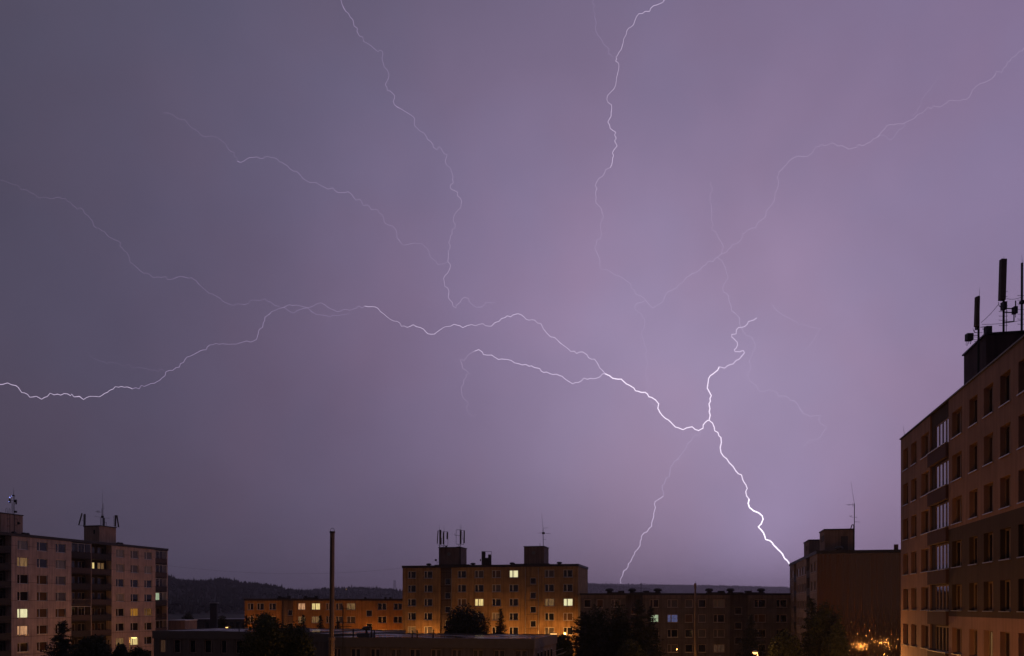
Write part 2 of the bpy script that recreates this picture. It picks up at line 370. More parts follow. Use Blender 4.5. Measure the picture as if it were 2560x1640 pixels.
# ------------------------------------------------------------------ lightning
TL = {1: (0, 400, 640/1540), 2: (400, 0, 800/1925), 3: (600, 400, 640/1540), 4: (1400, 0, 500/1540), 5: (1100, 700, 640/2053),
      6: (1440, 420, 640/2404), 7: (1560, 760, 560/2053), 8: (1500, 1040, 520/1820), 9: (1900, 60, 660/2404)}
def PL(*segs):
    o = []
    for t, s in segs:
        ox, oy, k = TL[t]; v = [float(q) for q in s.replace(')(', ',').strip('()').split(',')]
        o += [(ox+k*v[i], oy+k*v[i+1]) for i in range(0, len(v), 2)]
    return o
def bolt_pts(pl, D, seed, wander):
    rd = random.Random(seed); q = []
    dep = 0; P3 = []
    for i in range(len(pl)-1):
        (x0, y0), (x1, y1) = pl[i], pl[i+1]; L = math.hypot(x1-x0, y1-y0)+1e-6; n = max(1, int(L/7))
        for k in range(n):
            t = k/n; j = 0 if k == 0 else rd.gauss(0, .10*min(L, 26))
            q.append((x0+(x1-x0)*t-(y1-y0)/L*j, y0+(y1-y0)*t+(x1-x0)/L*j))
    q.append(pl[-1])
    for i, p in enumerate(q):
        dep = dep*.97+rd.gauss(0, wander); P3.append(W(p[0], p[1], D+dep))
    return q, P3
def bolt_mesh(pl, D, w0, w1, seed, wander=12):
    q, P3 = bolt_pts(pl, D, seed, wander); n = 6; mb = MB(); N_ = len(P3)
    rf_ = random.Random(seed+5); lo = .93 if w0 > 2.5 else (.8 if w0 > 1.75 else .6); flick = []; c_ = 1.
    for i in range(N_):                      # the channel is not equally bright along its length
        c_ = min(1.08, max(lo, c_+rf_.gauss(0, .12 if w0 < 1.75 else .07))); flick.append(c_*(1.7 if w0 < 2.5 and rf_.random() < .035 else 1))
    for i, p in enumerate(P3):
        a = P3[max(0, i-1)]; b = P3[min(N_-1, i+1)]; d = (b-a).normalized(); e = d.cross(Vector((0, 1, 0))); e = e.normalized() if e.length > 1e-4 else Vector((1, 0, 0)); f = e.cross(d)
        r = (w0+(w1-w0)*i/(N_-1))*.5*p.y/F*flick[i]
        for k in range(n):
            t = 2*math.pi*k/n; mb.v.append(tuple(p+e*math.cos(t)*r+f*math.sin(t)*r))
    for i in range(N_-1):
        for k in range(n): mb.f.append((i*n+k, i*n+(k+1) % n, (i+1)*n+(k+1) % n, (i+1)*n+k)); mb.m.append(0)
    return mb
def bem(k, c):
    nm = 'lightning_glow_%s' % k
    m = emis(nm, c, 1.0)
    try: m.cycles.emission_sampling = 'NONE'
    except Exception: pass
    return m
B5 = bem('brightest', (1.7, 1.55, 1.8)); B4 = bem('bright', (1.05, .90, 1.12)); B3 = bem('medium', (.66, .54, .76)); B2 = bem('faint', (.44, .35, .53)); B1 = bem('faintest', (.33, .26, .42)); B0 = bem('trace', (.25, .195, .33))
def bolt(label, parts, D=7400):
    t = thing('lightning_bolt', label, 'lightning', (W(parts[0][1][0][0], HY, D).x, D, 0)); o = Vector(t.location)
    for k, (nm, pl, w0, w1, m) in enumerate(parts):
        mb = bolt_mesh(pl, D, w0, w1, hash(label) % 1 + k*17+len(pl))
        mb.v = [tuple(Vector(v)-o) for v in mb.v]; mb.build(nm, m, t)
    return t
JN = '(780,1065)'
g_main = PL((8, '(955,38)(985,62)(1000,100)(1040,172)(1058,188)(1062,232)(1052,275)(1058,318)(1080,352)(1110,375)(1130,408)(1165,442)(1188,480)(1210,505)(1238,515)(1250,560)(1278,605)(1275,660)(1283,700)(1305,728)(1297,765)(1308,800)(1345,830)(1390,848)(1420,875)(1427,903)(1410,945)(1385,970)(1412,998)(1440,1045)(1450,1080)(1485,1090)(1520,1130)(1560,1170)(1598,1210)(1615,1245)(1650,1280)(1662,1302)(1690,1345)(1700,1400)'))
up = PL((7, JN+'(790,1020)(781,985)(787,960)(779,915)(800,840)(781,803)(768,737)(772,710)(790,658)(835,625)(873,575)'))
up2 = PL((7, '(873,575)(922,588)(950,565)(1000,550)(1025,518)(1060,503)(1078,478)(1104,448)(1095,428)(1080,428)(1065,437)(1018,436)(1012,418)(1028,405)(1038,350)(1018,330)(987,300)(988,278)(1050,215)(1075,215)'))
bolt('brightest lightning bolt striking down behind the dark slab block', [
 ('channel', g_main[:20], 2.6, 2.9, B4), ('channel', g_main[19:], 3.1, 4.0, B5), ('channel', up, 3.0, 2.6, B4), ('branch', up2, 2.6, 2.2, B3),
 ('branch', PL((7, '(1075,215)(1130,185)(1140,160)(1215,127)')), 2.0, 1.8, B3),
 ('branch', PL((7, '(1215,127)(1240,60)(1290,5)')), 1.6, 1.4, B1),
 ('branch', PL((7, '(1075,215)(1058,180)(1060,130)(1030,95)(1005,75)(985,60)(975,0)'), (6, '(1440,1260)(1432,1200)(1378,1140)(1380,1110)(1405,1070)(1430,1025)(1412,985)(1405,940)(1385,900)(1330,835)')), 1.2, 1.2, B2),
 ('branch', PL((7, '(1075,215)(1095,255)(1125,290)(1170,302)(1190,340)(1205,378)(1180,440)(1157,500)(1162,560)(1150,615)(1132,637)(1145,690)(1170,718)(1205,740)(1232,797)(1280,803)(1325,785)(1370,795)(1415,845)(1500,850)(1525,885)(1560,885)(1595,920)(1615,965)(1645,1005)(1715,1033)(1745,1018)(1803,1020)(1797,1090)(1862,1130)(1825,1170)(1805,1215)(1765,1242)(1700,1245)(1660,1290)(1650,1305)')), 1.2, 1.2, B2),
 ('branch', PL((7, '(1360,0)(1385,45)(1440,90)(1530,135)(1600,190)(1640,182)(1690,208)(1770,220)(1805,232)(1775,255)(1740,330)(1700,390)(1655,420)')), .9, .7, B2)])
crawl = PL((7, JN+'(765,1068)(725,1110)(725,1138)(683,1160)(650,1148)(625,1125)(575,1135)(541,1152)(500,1135)(470,1127)(440,1095)(410,1065)(375,1045)(350,1020)(330,995)(310,955)(318,915)(290,880)(255,857)(228,850)(215,825)(195,810)(160,810)(105,795)(90,770)(50,745)(0,713)'), (5, '(1425,795)(1385,788)(1360,768)(1325,752)'))
c_up = PL((5, '(1325,752)(1300,722)(1270,680)(1240,635)(1215,635)(1180,600)(1145,577)(1095,590)(1050,575)(1010,538)(985,520)(945,485)(922,462)(885,455)(855,425)(828,390)(810,350)(760,322)(690,315)(650,278)(625,270)(585,280)(520,302)(475,330)(440,342)(412,370)(390,370)(345,350)(285,367)(220,365)(182,382)(112,355)(85,370)(40,375)(0,400)'),
 (3, '(1170,1047)(1130,1045)(1105,1018)(1060,1002)(970,1000)(945,970)(910,962)(870,930)(845,912)(830,892)(795,882)(750,878)'))
c_up2 = PL((3, '(750,878)(700,890)(660,905)(625,898)(585,913)(545,895)(510,870)(460,866)(440,878)(405,888)(360,877)(295,870)(265,886)(235,893)(190,912)(165,935)(150,945)(140,980)(115,1020)(108,1050)(100,1078)(85,1087)(40,1088)(0,1100)'),
 (1, '(1400,1107)(1355,1107)(1300,1103)(1260,1113)(1240,1142)(1205,1148)(1165,1170)(1125,1185)(1085,1225)(1080,1245)(1040,1265)(997,1275)(993,1297)(960,1325)(930,1342)(885,1355)(850,1355)(797,1377)'))
c_up3 = PL((1, '(797,1377)(765,1365)(730,1362)(680,1378)(645,1398)(615,1415)(560,1422)(522,1428)(502,1441)(478,1422)(445,1425)(430,1407)(425,1418)(385,1405)(345,1408)(285,1422)(250,1439)(200,1425)(150,1402)(130,1398)(95,1357)(70,1352)(45,1341)(15,1350)(-10,1350)(-60,1370)'))
c_lo = PL((5, '(1325,752)(1305,752)(1280,778)(1225,792)(1205,788)(1135,808)(1110,822)(1085,822)(1065,833)(1030,812)(1000,792)(980,772)(935,755)(905,758)(880,750)(855,738)(832,742)(800,710)(758,702)(732,688)(715,692)(688,677)(660,681)(600,665)(570,645)(540,637)(470,638)(440,620)(415,602)(348,598)(340,578)(310,558)(278,570)'))
bolt('long branching lightning crawling leftward across the whole sky', [
 ('channel', crawl, 2.9, 2.7, B4), ('channel', c_up, 1.6, 1.2, B3), ('channel', c_up2, 1.2, 1.4, B1), ('channel', c_up3, 1.2, 1.8, B3),
 ('branch', c_lo, 1.9, 1.9, B3),
 ('branch', PL((5, '(278,570)(258,580)(228,598)(205,632)(195,643)(160,638)(175,670)(182,710)(237,750)(190,800)(170,860)(180,935)(230,990)(215,1040)(240,1078)(300,1080)')), 1.1, .3, B2),
 ('branch', PL((3, '(235,880)(210,875)(185,855)(150,835)(130,843)(95,843)(50,862)(30,870)(0,866)'), (1, '(1425,865)(1385,870)(1350,855)(1325,832)(1300,818)(1275,805)(1240,785)(1205,755)(1180,725)(1150,707)(1135,711)(1105,703)(1065,705)(1040,716)(1010,720)(950,703)(922,708)(893,683)(862,680)(830,652)(800,625)(782,617)(775,580)(745,545)(710,487)(690,480)(640,447)(565,397)(555,365)(530,335)(500,298)(450,280)(425,255)(355,223)(300,232)(270,222)(240,230)(210,207)(180,195)(100,150)(70,145)(30,127)(0,120)(-40,100)')), .9, .45, B0),
 ('branch', PL((3, '(265,886)(290,905)(325,920)(345,905)(405,890)(460,930)(540,945)(600,935)(660,920)')), 1.2, 1.1, B0),
 ('branch', PL((1, '(985,1265)(900,1263)(850,1250)(790,1245)(710,1222)(640,1225)(590,1205)(560,1190)(510,1140)')), .5, .2, B0),
 ('branch', PL((5, '(1690,965)(1710,995)(1745,1018)')), 1.4, 1.4, B2),
 ('branch', PL((5, '(1560,220)(1615,270)(1645,320)(1640,370)(1620,450)(1640,520)(1660,640)(1670,680)(1650,710)(1645,770)(1655,830)(1672,855)(1668,910)')), .8, .9, B2)])
gs = PL((8, '(880,135)(870,172)(835,165)(810,190)(795,222)(765,240)(735,305)(710,335)(685,378)(650,395)(622,440)(612,500)(570,570)(545,640)(557,675)(553,703)'))
gs2 = PL((8, '(553,703)(515,728)(482,748)(485,800)(470,880)(460,910)(452,965)(430,983)(410,1015)(385,1022)(362,1052)(362,1075)(353,1095)(350,1135)(330,1165)(305,1190)(285,1235)(268,1275)(248,1292)(245,1320)(230,1342)(205,1358)(198,1395)(178,1430)(182,1465)(200,1490)'))
bolt('thin lightning bolt reaching the wooded ridge on the horizon', [('channel', gs, 1.2, 1.8, B2), ('channel', gs2, 1.8, 2.1, B3)])
tc1 = PL((4, '(820,-20)(803,0)(770,28)(718,45)(690,88)(655,87)(607,105)(578,155)(565,192)(527,217)(510,265)(490,300)(472,380)(440,430)(430,440)(437,455)(427,468)(452,488)(450,540)(435,600)(427,660)(415,685)(385,715)(360,765)(398,838)(393,895)(368,940)(408,1005)(430,1018)(420,1085)(440,1123)(415,1155)(405,1220)(388,1290)'))
tc2 = PL((4, '(388,1290)(352,1305)(325,1360)(300,1372)(280,1405)(275,1500)'), (6, '(185,305)(188,330)(235,375)(243,405)(260,455)(228,540)(238,600)(232,660)(190,715)(175,750)(192,785)(210,828)(225,880)(225,935)(280,955)(370,1010)(425,1025)(512,1085)(520,1130)(585,1195)(655,1240)(620,1260)(570,1270)(548,1310)'))
bolt('tall upright lightning channel at the top centre of the sky', [('channel', tc1, 1.25, 1.25, B3), ('channel', tc2, 1.15, 1.0, B2),
 ('branch', PL((4, '(408,440)(370,415)(378,375)(335,342)(290,270)(280,180)(265,130)(258,0)(256,-20)')), .8, .6, B1)])
bolt('faint lightning arcing to the upper right corner of the sky', [
 ('channel', PL((6, '(655,1240)(690,1285)(718,1315)(760,1290)(805,1265)(820,1250)(830,1215)(850,1175)(920,1135)(950,1125)(960,1090)(1020,1050)(1030,1030)(1060,1015)(1090,990)(1165,955)(1190,920)(1215,912)(1240,875)(1290,877)(1330,835)(1367,805)(1415,790)(1465,718)(1510,710)(1560,650)(1605,585)(1650,565)(1720,500)(1785,435)(1805,380)(1840,345)(1865,300)(1870,235)(1898,170)(1898,110)(1888,85)(1905,35)(1945,0)'),
  (9, '(245,1275)(285,1230)(340,1202)(435,1205)(490,1145)(555,1097)(630,1095)(660,1080)(745,1107)(810,1140)(880,1122)(980,1083)(1030,1045)(1080,1022)(1110,978)(1190,915)(1300,910)(1340,887)(1405,860)(1440,820)(1505,782)(1640,755)(1700,718)(1745,692)(1800,700)(1880,688)(1905,665)(1935,600)(1990,550)(2050,530)(2110,500)(2140,465)(2215,402)(2250,350)(2290,305)(2340,275)(2404,218)(2450,190)')), 1.1, .65, B2),
 ('branch', PL((9, '(1320,905)(1295,950)(1240,1000)(1210,1045)(1175,1055)(1150,1025)(1120,1010)(1085,1020)')), .9, .9, B1),
 ('branch', PL((9, '(1390,840)(1450,750)(1520,620)(1575,545)(1640,440)')), .6, .5, B1),
 ('branch', PL((6, '(1367,805)(1385,740)(1365,695)(1340,660)(1300,590)(1282,590)(1268,480)(1275,410)(1255,320)(1258,250)(1278,215)(1268,125)')), 1.1, .7, B2)])
bolt('winding lightning channel falling from the top left of centre', [
 ('channel', PL((2, '(1080,-20)(1088,0)(1095,25)(1117,68)(1135,82)(1160,118)(1185,190)(1200,217)(1220,222)(1225,250)(1250,262)(1285,290)(1310,310)(1325,300)(1340,312)(1343,380)(1367,420)(1378,450)(1365,490)(1367,545)(1385,547)(1412,575)(1402,610)(1412,632)(1450,655)(1490,680)(1515,695)(1530,755)(1565,790)(1590,800)(1610,840)(1642,870)(1645,887)(1665,900)(1680,882)(1728,930)(1715,970)(1752,1030)(1760,1080)')), 1.3, 1.3, B1),
 ('channel', PL((2, '(1760,1080)(1745,1130)(1790,1155)(1815,1215)(1810,1250)(1775,1285)(1765,1310)(1775,1370)(1745,1440)(1735,1530)'), (3, '(1250,610)(1267,632)(1257,665)(1225,712)(1232,760)(1257,790)(1252,825)(1300,890)(1300,875)(1325,855)(1348,827)(1375,832)(1380,855)')), .9, 1.2, B2),
 ('branch', PL((3, '(1380,855)(1420,885)(1450,885)(1480,855)(1535,855)')), 1.2, 1.1, B1)])
bolt('very faint lightning wandering across the dark upper left sky', [
 ('channel', PL((2, '(20,680)(65,685)(150,720)(185,765)(250,815)(325,822)(380,852)(425,910)(465,970)')), .4, .8, B0),
 ('channel', PL((2, '(465,970)(485,977)(540,947)(600,952)(650,942)(690,950)(765,995)(785,1020)(825,1032)(860,1075)(900,1098)(940,1097)(1010,1138)(1040,1130)(1070,1158)(1115,1158)(1130,1152)(1165,1188)(1215,1217)(1270,1262)(1310,1262)(1345,1310)(1350,1340)(1400,1358)(1420,1385)(1425,1430)(1465,1475)(1510,1465)(1560,1465)(1615,1505)'), (3, '(1145,585)(1175,605)(1190,630)(1225,625)(1250,612)')), 1.0, 1.1, B1)])

# ------------------------------------------------------------------ pale eight storey block on the left
def rowsz(fr, px, y0, dy, n, d=0): return [fr.z(px, y0+dy*k, d) for k in range(n)]
fp = Fr(28.6, 139.8, math.atan2(.964, .2656))
PX = lambda x: x*440/1540           # helper for positions read off an enlarged crop
zc = rowsz(fp, PX(200), 1200+PX(568), PX(149.5), 8); hh = .8
Hp = fp.z(28.6, 1334)-.35
sA0, sA1, sB1, sC1, sD1 = 0., fp.s(178.5), fp.s(279), fp.s(388.6), fp.s(419)
sZ0 = fp.s(-30)
MC['pale_wall'] = wallmat('pale_wall', (.60, .46, .40), 1e3, 3.06, 500.3, -fp.z(28.6, 1200+PX(570))+3.06*20, .05, .5)
wp = [wallmat('pale_wall', None), wallmat('shade_darkened_loggia_wall', (.045, .038, .036), 3, 2.8, joint=.02)]  # the shade of the recess is put into the loggia wall colour
pale = fp.root('apartment_building', 'pale pink eight storey apartment block at the left edge of the photo', 'building')
win = []
for cx0, cx1 in ((152, 248), (323, 416), (487, 576), (1015, 1087), (1143, 1212), (1264, 1331)):
    a, b = fp.s(PX(cx0)), fp.s(PX(cx1))
    for k, z in enumerate(zc): win.append((a, b, z-hh, z+hh, len(win)//8, k))
ZL = [z-1.42 for z in zc]           # storey floor levels
LD = 1.25
def loggia_holes(a, b, n=2, kz=range(8)):
    o = []
    for k in kz:
        for i in range(n):
            p = a+(b-a)*(i+.12)/n; q = a+(b-a)*(i+.86)/n; o.append((p, q, ZL[k]+(.85 if i % 2 else .12), ZL[k]+2.3, k, i))
    return o
hB = loggia_holes(sA1+.1, sB1-.1, 4); hZ = loggia_holes(sZ0+.1, sA0-.1, 2); hD_ = loggia_holes(sC1+.1, sD1-.2, 1)
holesA = [w_[:4] for w_ in win if w_[4] < 3]; holesC = [w_[:4] for w_ in win if w_[4] >= 3]
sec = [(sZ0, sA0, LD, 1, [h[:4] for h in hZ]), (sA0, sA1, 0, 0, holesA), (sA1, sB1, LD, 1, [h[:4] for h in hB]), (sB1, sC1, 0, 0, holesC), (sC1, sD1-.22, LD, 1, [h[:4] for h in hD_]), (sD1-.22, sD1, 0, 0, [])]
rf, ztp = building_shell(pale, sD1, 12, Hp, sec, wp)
LIT = {(0, 1): 'dim_amber_lit_curtain', (0, 4): 'bright_cream_lit_curtain', (0, 5): 'peach_lit_curtain', (4, 4): 'orange_lit_curtain', (5, 4): 'dim_orange_lit_curtain',
       (4, 6): 'warm_yellow_lit_curtain', (3, 6): 'dim_amber_lit_curtain', (1, 3): 'brown', (2, 1): 'net', (5, 0): 'cloth', (3, 1): 'net', (4, 1): 'cloth', (4, 0): 'cloth', (5, 1): 'net', (3, 3): 'net', (2, 2): 'cloth', (1, 2): 'brown', (0, 0): 'net', (3, 0): 'net', (2, 3): 'cloth', (1, 4): 'brown', (2, 4): 'brown'}
for a, b, z0, z1, c, k in win:
    st = LIT.get((c, k), 'dark'); lb = None
    if st.endswith('lit_curtain'): lb = 'window lit %s from inside' % {'dim_amber_lit_curtain': 'dim amber', 'bright_cream_lit_curtain': 'bright yellow', 'peach_lit_curtain': 'peach', 'orange_lit_curtain': 'orange', 'dim_orange_lit_curtain': 'dull orange', 'warm_yellow_lit_curtain': 'warm yellow'}[st]
    window(pale, a, b, z0, z1, 0, .18, st, (.27,) if c < 3 else (.3,), .09, label=lb)
for a, b, z0, z1, k, i in hB:
    st = 'warm_yellow_lit_curtain' if (k == 1 and i == 2) else ('dim_amber_lit_curtain' if k == 1 and i == 3 else 'dark')
    window(pale, a, b, z0, z1, LD, .12, st, (.6,) if i % 2 == 0 else (.5,), .08, sill=False, frame=mat('grey_window_frame', (.22, .2, .19), .6), label='balcony window lit warm yellow' if st[0] == 'w' else None)
for a, b, z0, z1, k, i in hZ: window(pale, a, b, z0, z1, LD, .12, 'dark', (.5,), .08, sill=False, frame=mat('grey_window_frame', None))
for a, b, z0, z1, k, i in hD_: window(pale, a, b, z0, z1, LD, .12, 'dark', (.5,), .08, sill=False, frame=mat('grey_window_frame', None))
M_bal = [mat('dark_balcony_panel', (.025, .022, .022), .7), mat('brown_balcony_panel', (.065, .045, .04), .7), mat('pale_balcony_panel', (.18, .14, .12), .7)]
def balcony(par, a, b, z, dep, pm, style, rail=1.0, glazed=False, lit=None):
    m = MB(); m.box(a+.003, b-.003, .02, dep-.003, z-.16, z); o = m.build('balcony', M_bal[0], par)
    p = MB()
    if style == 'panel': p.box(a+.02, b-.02, .0, .07, z+.05, z+rail)
    else:
        n = max(4, int((b-a)/.14)); p.box(a+.02, b-.02, .0, .05, z+rail-.06, z+rail).box(a+.02, b-.02, .0, .05, z+.05, z+.1)
        for i in range(n): x = a+.05+(b-a-.1)*i/(n-1); p.box(x-.015, x+.015, .01, .04, z+.1, z+rail-.06)
    p.box(a+.02, b-.02, -.012, .085, z+rail+.002, z+rail+.04)
    p.build('railing', M_bal[pm], o)
    if glazed:
        wo = MB(); n = 3
        for i in range(n+1): x = a+.05+(b-a-.1)*i/n; wo.box(x-.03, x+.03, .01, .06, z+rail+.05, z+2.55)
        wo.box(a+.02, b-.02, .005, .065, z+2.552, z+2.62); wo.build('glazing_frame', M_frame(), o)
        MB().box(a+.06, b-.06, .03, .04, z+rail+.055, z+2.545).build('glazing', glass(), o)
        if lit:
            curtain_mesh(a+.1, a+(b-a)*.38, z+rail+.06, z+2.5, .18).build('lit_curtain', MC[lit], o)
mid = (sA1+sB1)/2-.2
dv = MB().box(mid-.09, mid+.09, .0, LD-.004, 0, Hp-.003); dv.build('divider_wall', mat('divider', (.26, .2, .18), .8), pale)
sty = [('panel', 0, True), ('panel', 1, False), ('panel', 0, False), ('bars', 2, False), ('panel', 1, True), ('panel', 0, False), ('panel', 0, False), ('panel', 1, False)]
for k in range(8):
    s_, pm, gz = sty[k]
    balcony(pale, sA1, mid-.09, ZL[k], LD, pm, s_, glazed=gz); balcony(pale, mid+.09, sB1, ZL[k], LD, (pm*2+k) % 2, 'panel' if k != 6 else 'bars')
    balcony(pale, sZ0, sA0, ZL[k], LD, 0, 'panel')
    balcony(pale, sC1, sD1-.22, ZL[k], LD, 1 if k in (0, 1, 4, 5) else 0, 'panel' if k != 4 else 'bars', glazed=k in (0, 1, 2, 3, 5), lit='greenish_white_lit_curtain' if k == 3 else None)
def lh(fr, root, pxl, pxc, pxr, py_top, d, m, dep=None, **kw):
    s0 = fr.s(pxc, d); s1 = fr.s(pxr, d); zt = fr.z(pxc, py_top, d)
    return s0, s1, zt
mlh = wallmat('pale_lift_wall', (.42, .31, .26), 1e3, 1e3, 500, 500)
s0, s1 = fp.s(248.6, 2), fp.s(290, 2); zt2 = fp.z(248.6, 1315, 2)
lift_house(pale, s0, s1, 2, 5.6, ztp, zt2, mlh, slots=(3.0,))
s0b, s1b = fp.s(2, 2), fp.s(57, 2); zt1 = fp.z(57, 1290, 2)
lift_house(pale, s0b, s1b, 2, 5.4, ztp, zt1, mlh)
for px in (60, 68, 296, 303, 35): vent(pale, fp.s(px, 1.5), 1.5, ztp, .42, .55)

# ------------------------------------------------------------------ tall middle block, lit orange from the street
C3 = 520/2107; cx_ = lambda x: 980+x*C3; cy_ = lambda y: 1260+y*C3
Y0c = 162.5; Ocx = (1445.2-CX)/F*Y0c
fc = Fr(1445.2, Y0c, -G)
Lc = -fc.s(1006.4); fc.O = fc.O-fc.u*Lc                       # move the origin to the left end
Hc = fc.z(1445.2, 1411)-.35
MC['ochre_wall'] = wallmat('ochre_wall', (.46, .285, .13), 3.05, 2.82, 0, 0, .03, .62, stain=.45)
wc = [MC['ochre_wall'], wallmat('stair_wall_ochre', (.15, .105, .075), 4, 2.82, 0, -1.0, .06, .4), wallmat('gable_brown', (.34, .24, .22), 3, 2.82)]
block = fc.root('apartment_building', 'tall ochre apartment block in the middle lit orange by street lamps', 'building')
zr = [fc.z(cx_(1233), cy_(708+144*k)) for k in range(5)]; zr += [zr[-1]-2.82]
S = lambda x: fc.s(cx_(x))
colsC = [(160, 243), (325, 410), (665, 752), (837, 928), (1012, 1103), (1187, 1280), (1547, 1643), (1735, 1832)]
stA, stB = (S(485), S(600)), (S(1348), S(1487)); SD = .45
winC = [(S(a), S(b), z-.75, z+.75, i, k) for i, (a, b) in enumerate(colsC) for k, z in enumerate(zr)]
stz = [z-1.42 for z in zr]
stairC = [(S(530), S(585), z-.62, z+.62) for z in stz[:5]]; stairD = [(S(1398), S(1458), z-.64, z+.64) for z in stz[:5]]
inb = lambda lo, hi: [w_[:4] for w_ in winC if lo < (w_[0]+w_[1])/2 < hi]
sec = [(0, stA[0], 0, 0, inb(-1, stA[0])), (stA[0], stA[1], SD, 1, stairC), (stA[1], stB[0], 0, 0, inb(stA[1], stB[0])), (stB[0], stB[1], SD*.35, 0, stairD), (stB[1], Lc, 0, 0, inb(stB[1], 99))]
rf, ztc = building_shell(block, Lc, 14.5, Hc, sec, wc, rv=.16)
LC = {(5, 0): 'bright_cream_lit_curtain', (3, 2): 'warm_yellow_lit_curtain', (6, 2): 'dim_amber_lit_curtain', (7, 2): 'bright_cream_lit_curtain', (2, 2): 'brown', (4, 0): 'brown', (6, 4): 'cloth', (0, 1): 'dark', (4, 1): 'cloth', (4, 3): 'net', (6, 0): 'cloth', (7, 0): 'bluish_lit_curtain', (3, 0): 'cloth', (1, 4): 'cloth', (7, 3): 'brown', (0, 4): 'net'}
del LC[(7, 0)]
lw = {'bright_cream_lit_curtain': 'bright cream', 'warm_yellow_lit_curtain': 'warm yellow', 'dim_amber_lit_curtain': 'dim amber', 'bluish_lit_curtain': 'dim blue', 'greenish_white_lit_curtain': 'greenish white', 'dim_orange_lit_curtain': 'dull orange'}
for a, b, z0, z1, c, k in winC:
    st = LC.get((c, k), 'dark')
    window(block, a, b, z0, z1, 0, .16, st, (.4,) if c not in (0, 1) else (.36,), .11, label='window lit %s from inside' % lw[st] if st in lw else None)
for a, b, z0, z1 in stairC: window(block, a, b, z0, z1, SD, .14, 'dark', (), .07)
for a, b, z0, z1 in stairD: window(block, a, b, z0, z1, SD*.35, .14, 'dark', (), .09)
for z in stz[:6]:
    MB().box(stB[0]+.05, stB[1]-.05, SD*.35-.03, SD*.35-.003, z-1.0, z-.93).build('joint_band', mat('dark_joint', (.07, .05, .035), .8), block)
for x in (604, 1352, 1484):
    MB().cyl((S(x), -.12, .2), (S(x), -.12, Hc-.3), .07, n=8).build('downpipe', mat('zinc_downpipe', (.42, .38, .34), .35, .7), block)
wl = wallmat('brown_lift_wall', (.24, .17, .15), 1e3, 1e3, 500, 500)
dd = 2.2
sL0, sL1 = fc.s(1097, dd), fc.s(1152.5, dd); zl = fc.z(1097, 1370, dd)
lift_house(block, sL0, sL1, dd, dd+4.2, ztc, zl, wl, hatch=(fc.s(1122, dd), fc.z(1122, 1385, dd)))
sR0, sR1 = fc.s(1310, dd), fc.s(1360, dd); zr_ = fc.z(1310, 1367.5, dd)
lift_house(block, sR0, sR1, dd, dd+5.2, ztc, zr_, wl, hatch=(fc.s(1334, dd), fc.z(1334, 1382, dd)))
for px in (1072, 1182.5, 1280.5, 1398.5): vent(block, fc.s(px, 1.6), 1.6, ztc, .55, .62)
for x0, x1 in ((1100, 1160), (1290, 1360)):
    MB().box(fc.s(x0-12, .9), fc.s(x1+14, .9), .5, 1.6, ztc, ztc+.28).build('duct', M_roof(), block)

# ------------------------------------------------------------------ low orange row at left of it
ox = lambda x: 380+x*640/2404; oy = lambda y: 1280+y*640/2404
fo = Fr(611.6, 176, R(1.2))
Lo = fo.s(1012); Ho = fo.z(611.6, 1498)-.3
wo_ = [wallmat('orange_render', (.50, .27, .10), 6.1, 2.8, 0, .4, .02, .8, stain=.35), wallmat('grey_stair_wall', (.22, .17, .14), 9, 9), wallmat('grey_stair_wall', None)]
orow = fo.root('apartment_building', 'low orange apartment row between the dark hill and the tall ochre block', 'building')
SO = lambda x: fo.s(ox(x))
colO = [(898, 954), (985, 1052), (1100, 1166), (1370, 1440), (1498, 1580), (1632, 1690), (1725, 1790), (1828, 1910), (2120, 2203), (2268, 2350)]
zo = [fo.z(ox(925), oy(887+124*k)) for k in range(3)]; zo += [zo[-1]-2.8]
winO = [(SO(a), SO(b), z-.72, z+.72, i, k) for i, (a, b) in enumerate(colO) for k, z in enumerate(zo)]
st1 = (SO(1212), SO(1325)); st2 = (SO(1955), SO(2090))
sw1 = [(SO(1272), SO(1314), fo.z(ox(1290), oy(945+125*k))-.6, fo.z(ox(1290), oy(945+125*k))+.6) for k in range(3)]
sw2 = [(SO(2010), SO(2066), fo.z(ox(2040), oy(950+125*k))-.65, fo.z(ox(2040), oy(950+125*k))+.65) for k in range(3)]
ib = lambda lo, hi: [w_[:4] for w_ in winO if lo < (w_[0]+w_[1])/2 < hi]
sec = [(0, st1[0], 0, 0, ib(-1, st1[0])), (st1[0], st1[1], .5, 1, sw1), (st1[1], st2[0], 0, 0, ib(st1[1], st2[0])), (st2[0], st2[1], .25, 0, sw2), (st2[1], Lo, 0, 0, ib(st2[1], 99))]
rf, zto = building_shell(orow, Lo, 12, Ho, sec, wo_, rv=.15, fascia=.28)
LO = {(3, 0): 'peach_lit_curtain', (4, 0): 'warm_yellow_lit_curtain', (4, 1): 'dim_amber_lit_curtain', (3, 1): 'dim_amber_lit_curtain', (7, 0): 'dim_amber_lit_curtain', (6, 0): 'cloth', (7, 1): 'cloth', (6, 1): 'cloth', (9, 1): 'dark', (1, 1): 'cloth', (5, 0): 'brown', (2, 0): 'dark', (9, 2): 'net'}
lw['peach_lit_curtain'] = 'peach'
for a, b, z0, z1, c, k in winO:
    st = LO.get((c, k), 'dark')
    window(orow, a, b, z0, z1, 0, .15, st, (.5,) if c >= 8 else (.42,), .1, label='window lit %s from inside' % lw[st] if st in lw else None)
for s_ in sw1: window(orow, *s_, .5, .12, 'dark', (), .07)
for s_ in sw2: window(orow, *s_, .25, .12, 'dark', (), .07)
for x0, x1 in ((1150, 1280), (1400, 1545)):
    MB().box(SO(x0), SO(x1), 2, 3.2, zto, zto+.42).build('duct', M_roof(), orow)
